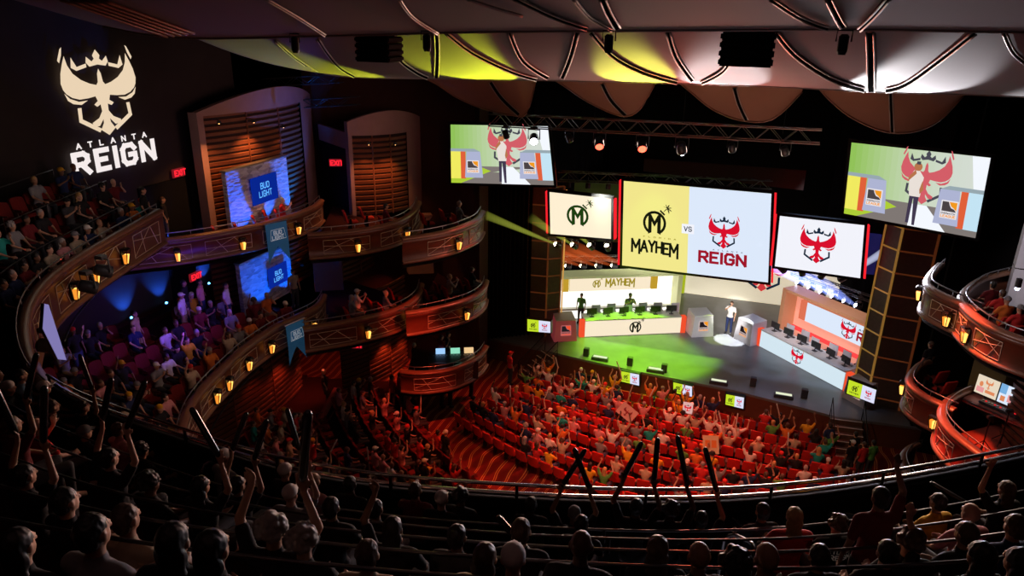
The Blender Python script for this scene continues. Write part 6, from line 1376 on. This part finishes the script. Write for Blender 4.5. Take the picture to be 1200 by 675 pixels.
# ------------------------------------------------------------------ projected emblem on the left wall
PJ = emi('projected_light', 'f0d8b8', .95); PJW = emi('projected_light_white', 'f6ecea', 1.)  # projected light built as glowing shapes laid on the wall
X = -21.95
c4 = [atx(60, 52, X), atx(184, 52, X), atx(186, 190, X), atx(84, 214, X)]
y0 = 16.05; y1 = 21.2
A1 = atx(85, 211, X); A2 = atx(185, 187, X); top = atx(128, 55, X); ww = A2.y - A1.y; zb = (A1.z + A2.z) / 2
root = empty('projected_emblem', (X, (A1.y + A2.y) / 2, zb), 'huge winged emblem with crown and wordmark projected in white light on the dark left wall', 'projection')
cv = Canvas((X, A1.y - 1, top.z), (X, A2.y + 1, top.z), (X, A2.y + 1, zb), (X, A1.y - 1, zb), ww + 2, top.z - zb, (0, 18, 12))
Hh = top.z - zb; cx = 1 + ww * .5; k_ = Hh * .325
cv.put([BIRD] + BIRD_TIPS, cx - .1, Hh * .66, k_, PJ, 1, fx=1.12); cv.put([CROWN] + CARM + HEX, cx - .1, Hh * .66, k_, PJ, 1, fx=1.12); cv.build('emblem_shapes', root)
cv = Canvas((X, A1.y - 1, top.z), (X, A2.y + 1, top.z), (X, A2.y + 1, zb), (X, A1.y - 1, zb), ww + 2, top.z - zb, (0, 18, 12))
cv.text('ATLANTA', 1.3, Hh * .235, Hh * .038, PJW, 2, wt=.26, wf=ww * .86 / (Hh * .038) / 6.5, sp=.55) if False else None
hh = Hh * .04; n7 = 7
for i, ch in enumerate('ATLANTA'): cv.text(ch, 1 + ww * (.1 + .125 * i), Hh * .228, hh, PJW, 2, wt=.26, wf=1.3)
hw = Hh * .155
for i, ch in enumerate('REIGN'):
    cv.text(ch, 1 + ww * (.05, .285, .49, .585, .815)[i], Hh * .03, hw, PJW, 3, wt=.28, wf=ww * .14 / hw / .7, serif=True)
cv.build('wordmark', root)
# hanging LED panel by the upper left arm
SC = [atz(0, 0, 8)] ; a = aty(56, 366, 10.2); b_ = aty(73, 440 - 20, 10.2)
c4 = [(54, 362), (59, 356), (76, 421), (71, 420)]
A = atx(54, 360, -13.2); B_ = atx(75, 422, -13.2)
root = empty('hanging_screen', (A + B_) / 2, 'narrow tilted pale screen hanging under the upper left balcony front', 'screen')
Pq = [atx(52, 356, -13.0), atx(57, 357, -13.0), atx(78, 422, -13.0), atx(68, 421, -13.0), atx(50, 385, -13.0)]
b = MB(); b.poly(Pq, emi('pale_lilac_screen', '9088c8', .75)); b.build('display_face', root); nn_ = (Pq[1] - Pq[0]).cross(Pq[3] - Pq[0]).normalized() * .08; nn_ = nn_ if nn_.dot(CC - Pq[0]) < 0 else -nn_
b = MB(); b.prism([p + nn_ * .2 for p in Pq], nn_, BLACK); b.build('casing', root)
# truss arms with lamps bolted below the upper left arm
for i, (px, py, x_) in enumerate(((118, 300, -16.5), (52, 385, -14.5), (100, 318, -16))):
    p = atx(px, py, x_); lamp(p, p + Vector((4, 6, -3)), None, 'dark stage lamp clamped below the upper left balcony front, %s' % ('right one', 'lowest one', 'middle one')[i], 'lamps under the upper left front', 1.2)
# side cables
for i, pts in enumerate(([(245, 510), (258, 485), (285, 450), (315, 422)], [(75, 400), (90, 370), (125, 330), (150, 300)])):
    b = MB(); b.tube(catmull([atz(x, y, (2.5, 7.5)[i]) for x, y in pts], 5), .035, DSTEEL, 6); b.build('curved_rail', None, ('thin curved metal rail below the mezzanine front', 'thin curved metal rail below the upper left front')[i], 'rail', smooth=True)
# ------------------------------------------------------------------ light
w = bpy.data.worlds.new('world'); S.world = w; w.use_nodes = True; bg = w.node_tree.nodes['Background']; bg.inputs[0].default_value = (.5, .3, .35, 1); bg.inputs[1].default_value = .0
RED = (1, .09, .04)
for i, (x, y, z, tx, ty, e) in enumerate(((-6, 33, 12, -4, 25, 8000), (0, 33, 12, -1.5, 24.5, 9500), (4, 31, 12, 1.5, 26, 3200), (-8, 32, 11, -9, 27, 2200))):
    spot('red_wash', (x, y, z), (tx, ty, -1), e, RED, 52, .8, .3)
spot('red_back_wash', (-2, 12, 14.5), (-2, 24, -1), 5500, (1, .12, .06), 46, .9, .4)
spot('warm_back_wash', (-4, 12, 14.5), (-2.5, 26.5, 0), 4200, (1, .62, .38), 50, .9, .4)
spot('red_aisle', (-8, 20, 12), (-13.8, 25.6, -1.2), 5200, RED, 20, .6, .2)
spot('red_aisle_two', (-6, 18, 12), (-10, 22.6, -1.2), 3000, (1, .16, .05), 24, .8, .2)
spot('red_box', (-5, 22, 10), (-13.4, 24.6, 4.8), 2600, RED, 16, .7, .1)
spot('parterre_red', (-8, 28, 12), (-14, 21.5, -1), 1500, (1, .14, .08), 34, .9, .3)
spot('red_carpet_right', (4, 24, 12), (7.6, 21.6, 4), 6000, (1, .12, .04), 30, .7, .2)
spot('red_carpet_right_two', (2, 30, 9), (6.2, 21.8, 4.6), 5000, RED, 22, .8, .2)
# stage
spot('green_stage', (-4.5, 31.5, 12), (-4.3, 34.9, 0), 14000, (.34, 1, .02), 36, .35, .2)
spot('green_stage_low', (-5.2, 36.6, 5.6), (-4.9, 34.6, 0), 3600, (.34, 1, .02), 70, .5, .2)
spot('green_stage_two', (-3, 36, 9), (-.9, 37.6, 0), 3000, (.7, 1, .05), 10, .4, .1)
spot('white_pool', (3, 36, 11), (-.3, 37.75, 0), 34000, (.9, .94, 1), 8, .2, .05)
spot('host_key', (-1.2, 18, 9.6), (hp.x, hp.y, 1.1), 30000, (1, .96, .92), 6, .6, .1)
spot('stage_white_wash', (-3, 18, 9.6), (-1.6, 37.6, .9), 8000, (1, .97, .95), 13, .6, .3)
spot('stage_white_wash_right', (0, 18, 9.6), (3.4, 36.5, .9), 4500, (1, .95, .98), 14, .7, .3)
spot('stage_blue', (3, 34, 11), (2, 35, 0), 1600, (.5, .65, 1), 60, .8, .3)
spot('left_booth_wash', (-7, 33, 9), (-6.2, 38, 1.4), 16000, (1, 1, .85), 45, .8, .3)
spot('right_booth_wash', (0, 34, 9), (4.5, 38, 1), 2600, (1, .75, .65), 45, .8, .3)
spot('cyc_warm', (0, 38, 8), (1, 44.3, 2), 500, (1, .85, .6), 60, .9, .3)
spot('cyc_patch', (3, 40, 8), (2.1, 44.3, 2.6), 700, (.95, .95, 1), 9, .5, .1)
# reflectors
spot('yellow_patch', (-9.0, 26.5, 10.8), (-8.0, 19.8, 14.9), 8000, (.85, .95, .03), 20, .35, .05)
spot('yellow_patch_two', (-12, 26, 10.8), (-12.6, 20.0, 14.6), 4500, (.85, .95, .03), 20, .4, .05)
spot('yellow_patch_three', (-3.8, 26.5, 11.), (-3.4, 20.3, 14.9), 9500, (.95, .95, .1), 17, .3, .05)
spot('white_patch', (-1.6, 26.5, 11), (-1.2, 20.5, 14.9), 5000, (1, 1, 1), 19, .4, .05)
spot('white_patch_two', (2.6, 26.5, 11), (3.0, 20.6, 15), 11000, (1, .98, 1), 22, .25, .05)
spot('white_patch_three', (6.6, 26.5, 11), (6.8, 21, 14.8), 1500, (1, .98, 1), 26, .8, .05)
spot('violet_edge', (-16, 24, 11), (-13, 14, 15.6), 500, (.25, .15, 1), 40, .9, .2)
area('reflector_grey', (0, 9, 9), (-1, 9, 16), 14, (.9, .8, .95), 16, 3, 120)
area('reflector_grey_two', (-2, 20, 6), (-2, 20, 16), 30, (1, .7, .66), 14, 4, 110)
spot('reflector_red', (-2, 26, 11), (-2, 16, 16), 1800, (1, .1, .05), 90, .9, .3)
area('lobe_glow', (-1, 24, 7), (-2, 28, 13.5), 60, (1, .6, .45), 12, 1, 70)
# left side: blue uplights, then added fill lamps for the tiers
BL = (.02, .12, 1)
for i, (px, py, x_, z_, e, u) in enumerate(((155, 380, -21.85, 5.15, 420, 4), (200, 388, -21.85, 5.1, 380, 4), (250, 372, -21.85, 5.1, 380, 4), (192, 262, -21.85, 7.6, 260, 3))):
    p = atx(px, py, x_); p.z = z_; spot('blue_uplight_lamp', p + Vector((.12, 0, .1)), p + Vector((-.35, 0, u * .35)), e, BL, 75, .7, .05)
    root = empty('floor_uplight', p, 'small blue floor uplight against the left wall, %s' % ('under the left blue streak', 'under the second blue streak', 'right of the lit doorway', 'above, beside the dark doorway')[i], 'lamp'); b = MB(); b.bbox(p, (.2, .25, .14), DKP, .02); b.build('housing', root); b = MB(); b.sphere(p + Vector((.02, 0, .09)), .05, mat('blue_lens', (.1, .3, 1), .4, 0, (.1, .4, 1), 8, vary=0), 8, 6); b.build('lens', root)
spot('blue_stone_up', (-19.3, 23.9, 7.55), (-20.0, 23.8, 9.8), 1500, (.0, .12, 1), 95, .9, .05)
spot('blue_stone_up_b', (-19.3, 25.4, 7.55), (-20.0, 25.4, 9.3), 1000, (.0, .14, 1), 80, .9, .05)
spot('blue_slats_up', (-19.0, 27.3, 7.5), (-20.3, 27.6, 10), 2200, (.0, .16, 1), 80, .9, .05)
spot('blue_stone_low', (-18.9, 24.2, 4.3), (-19.7, 24.2, 6), 1100, (.0, .13, 1), 95, .9, .05)
spot('blue_stone_low_b', (-18.8, 26.0, 4.3), (-19.7, 26, 6), 1100, (.0, .14, 1), 95, .9, .05)
area('blue_wall_wash', (-17, 18.5, 6.2), (-22, 18, 6.3), 45, (.16, .05, 1), 4, .6, 130)
area('violet_box_under', (-16.5, 20, 6.9), (-22, 20, 7.4), 5, (.2, .06, 1), 5, .3, 160)
spot('blue_side_upper', (-18, 19, 9.5), (-21.9, 20.5, 8.2), 60, (.05, .06, 1), 40, .8, .1)
area('box_warm_rake', (-10, 24, 9), (-18, 23, 8), 12, (1, .5, .4), 3, 3, 120)
area('plaster_fill', (-9, 22, 13), (-20, 27, 11.4), 50, (1, .55, .5), 5, 2, 70)
area('arm_fill', (-8, 15, 9.3), (-17, 14, 9.2), 40, (1, .55, .42), 4, 2, 120)
area('mezz_fill', (-10, 15, 9.0), (-18, 18, 4.5), 16, (1, .55, .5), 4, 2, 110)
area('upper_tier_fill', (-12, 17, 14), (-17, 12, 10), 6, (1, .55, .5), 4, 2, 100)
area('logo_wall_fill', (-14, 14, 12), (-22, 16, 13), 16, (1, .8, .8), 4, 4, 120)
spot('pier_fill', (5, 20, 13), (9.0, 25.8, 9.6), 1800, (.95, .92, 1), 30, .6, .2)  # added lamp to brighten the pale pier
area('right_side_fill', (1, 20, 12), (8, 23, 7), 36, (1, .75, .72), 3, 3, 80)  # added fill for the right boxes, no fixture behind it
# stage side glow onto the near rail and crowd, plus added crowd fill
area('stage_spill', (-3, 30, 10), (-2, 7, 10), 330, (1, .72, .58), 9, 3, 60)
area('stage_spill_right', (4, 30, 9), (4, 9, 9.5), 260, (.85, .85, 1), 4, 3, 50)
area('left_crowd_red', (-9, 17, 9), (-10, 6, 11), 22, (1, .25, .18), 4, 2, 110)
spot('right_crowd_fill', (4, 16, 14), (3.0, 7.4, 10), 1100, (1, .72, .55), 30, .8, .4)  # added lamp lifting the yellow shirt and the right-hand crowd
area('near_fill', (-2, 2, 19), (-3, 6, 10), 7, (1, .5, .45), 8, 3, 140)
S.view_settings.view_transform = 'Standard'; S.view_settings.look = 'None'; S.view_settings.exposure = 0; S.view_settings.gamma = 1
cy = S.cycles; cy.use_denoising = True; cy.max_bounces = 4; cy.diffuse_bounces = 2; cy.glossy_bounces = 2; cy.transmission_bounces = 2; cy.volume_bounces = 0; cy.sample_clamp_indirect = 3; cy.sample_clamp_direct = 12
cy.caustics_reflective = False; cy.caustics_refractive = False; cy.use_light_tree = True
print('PEOPLE', PEOPLE_N[0], 'OBJ', len(bpy.data.objects))
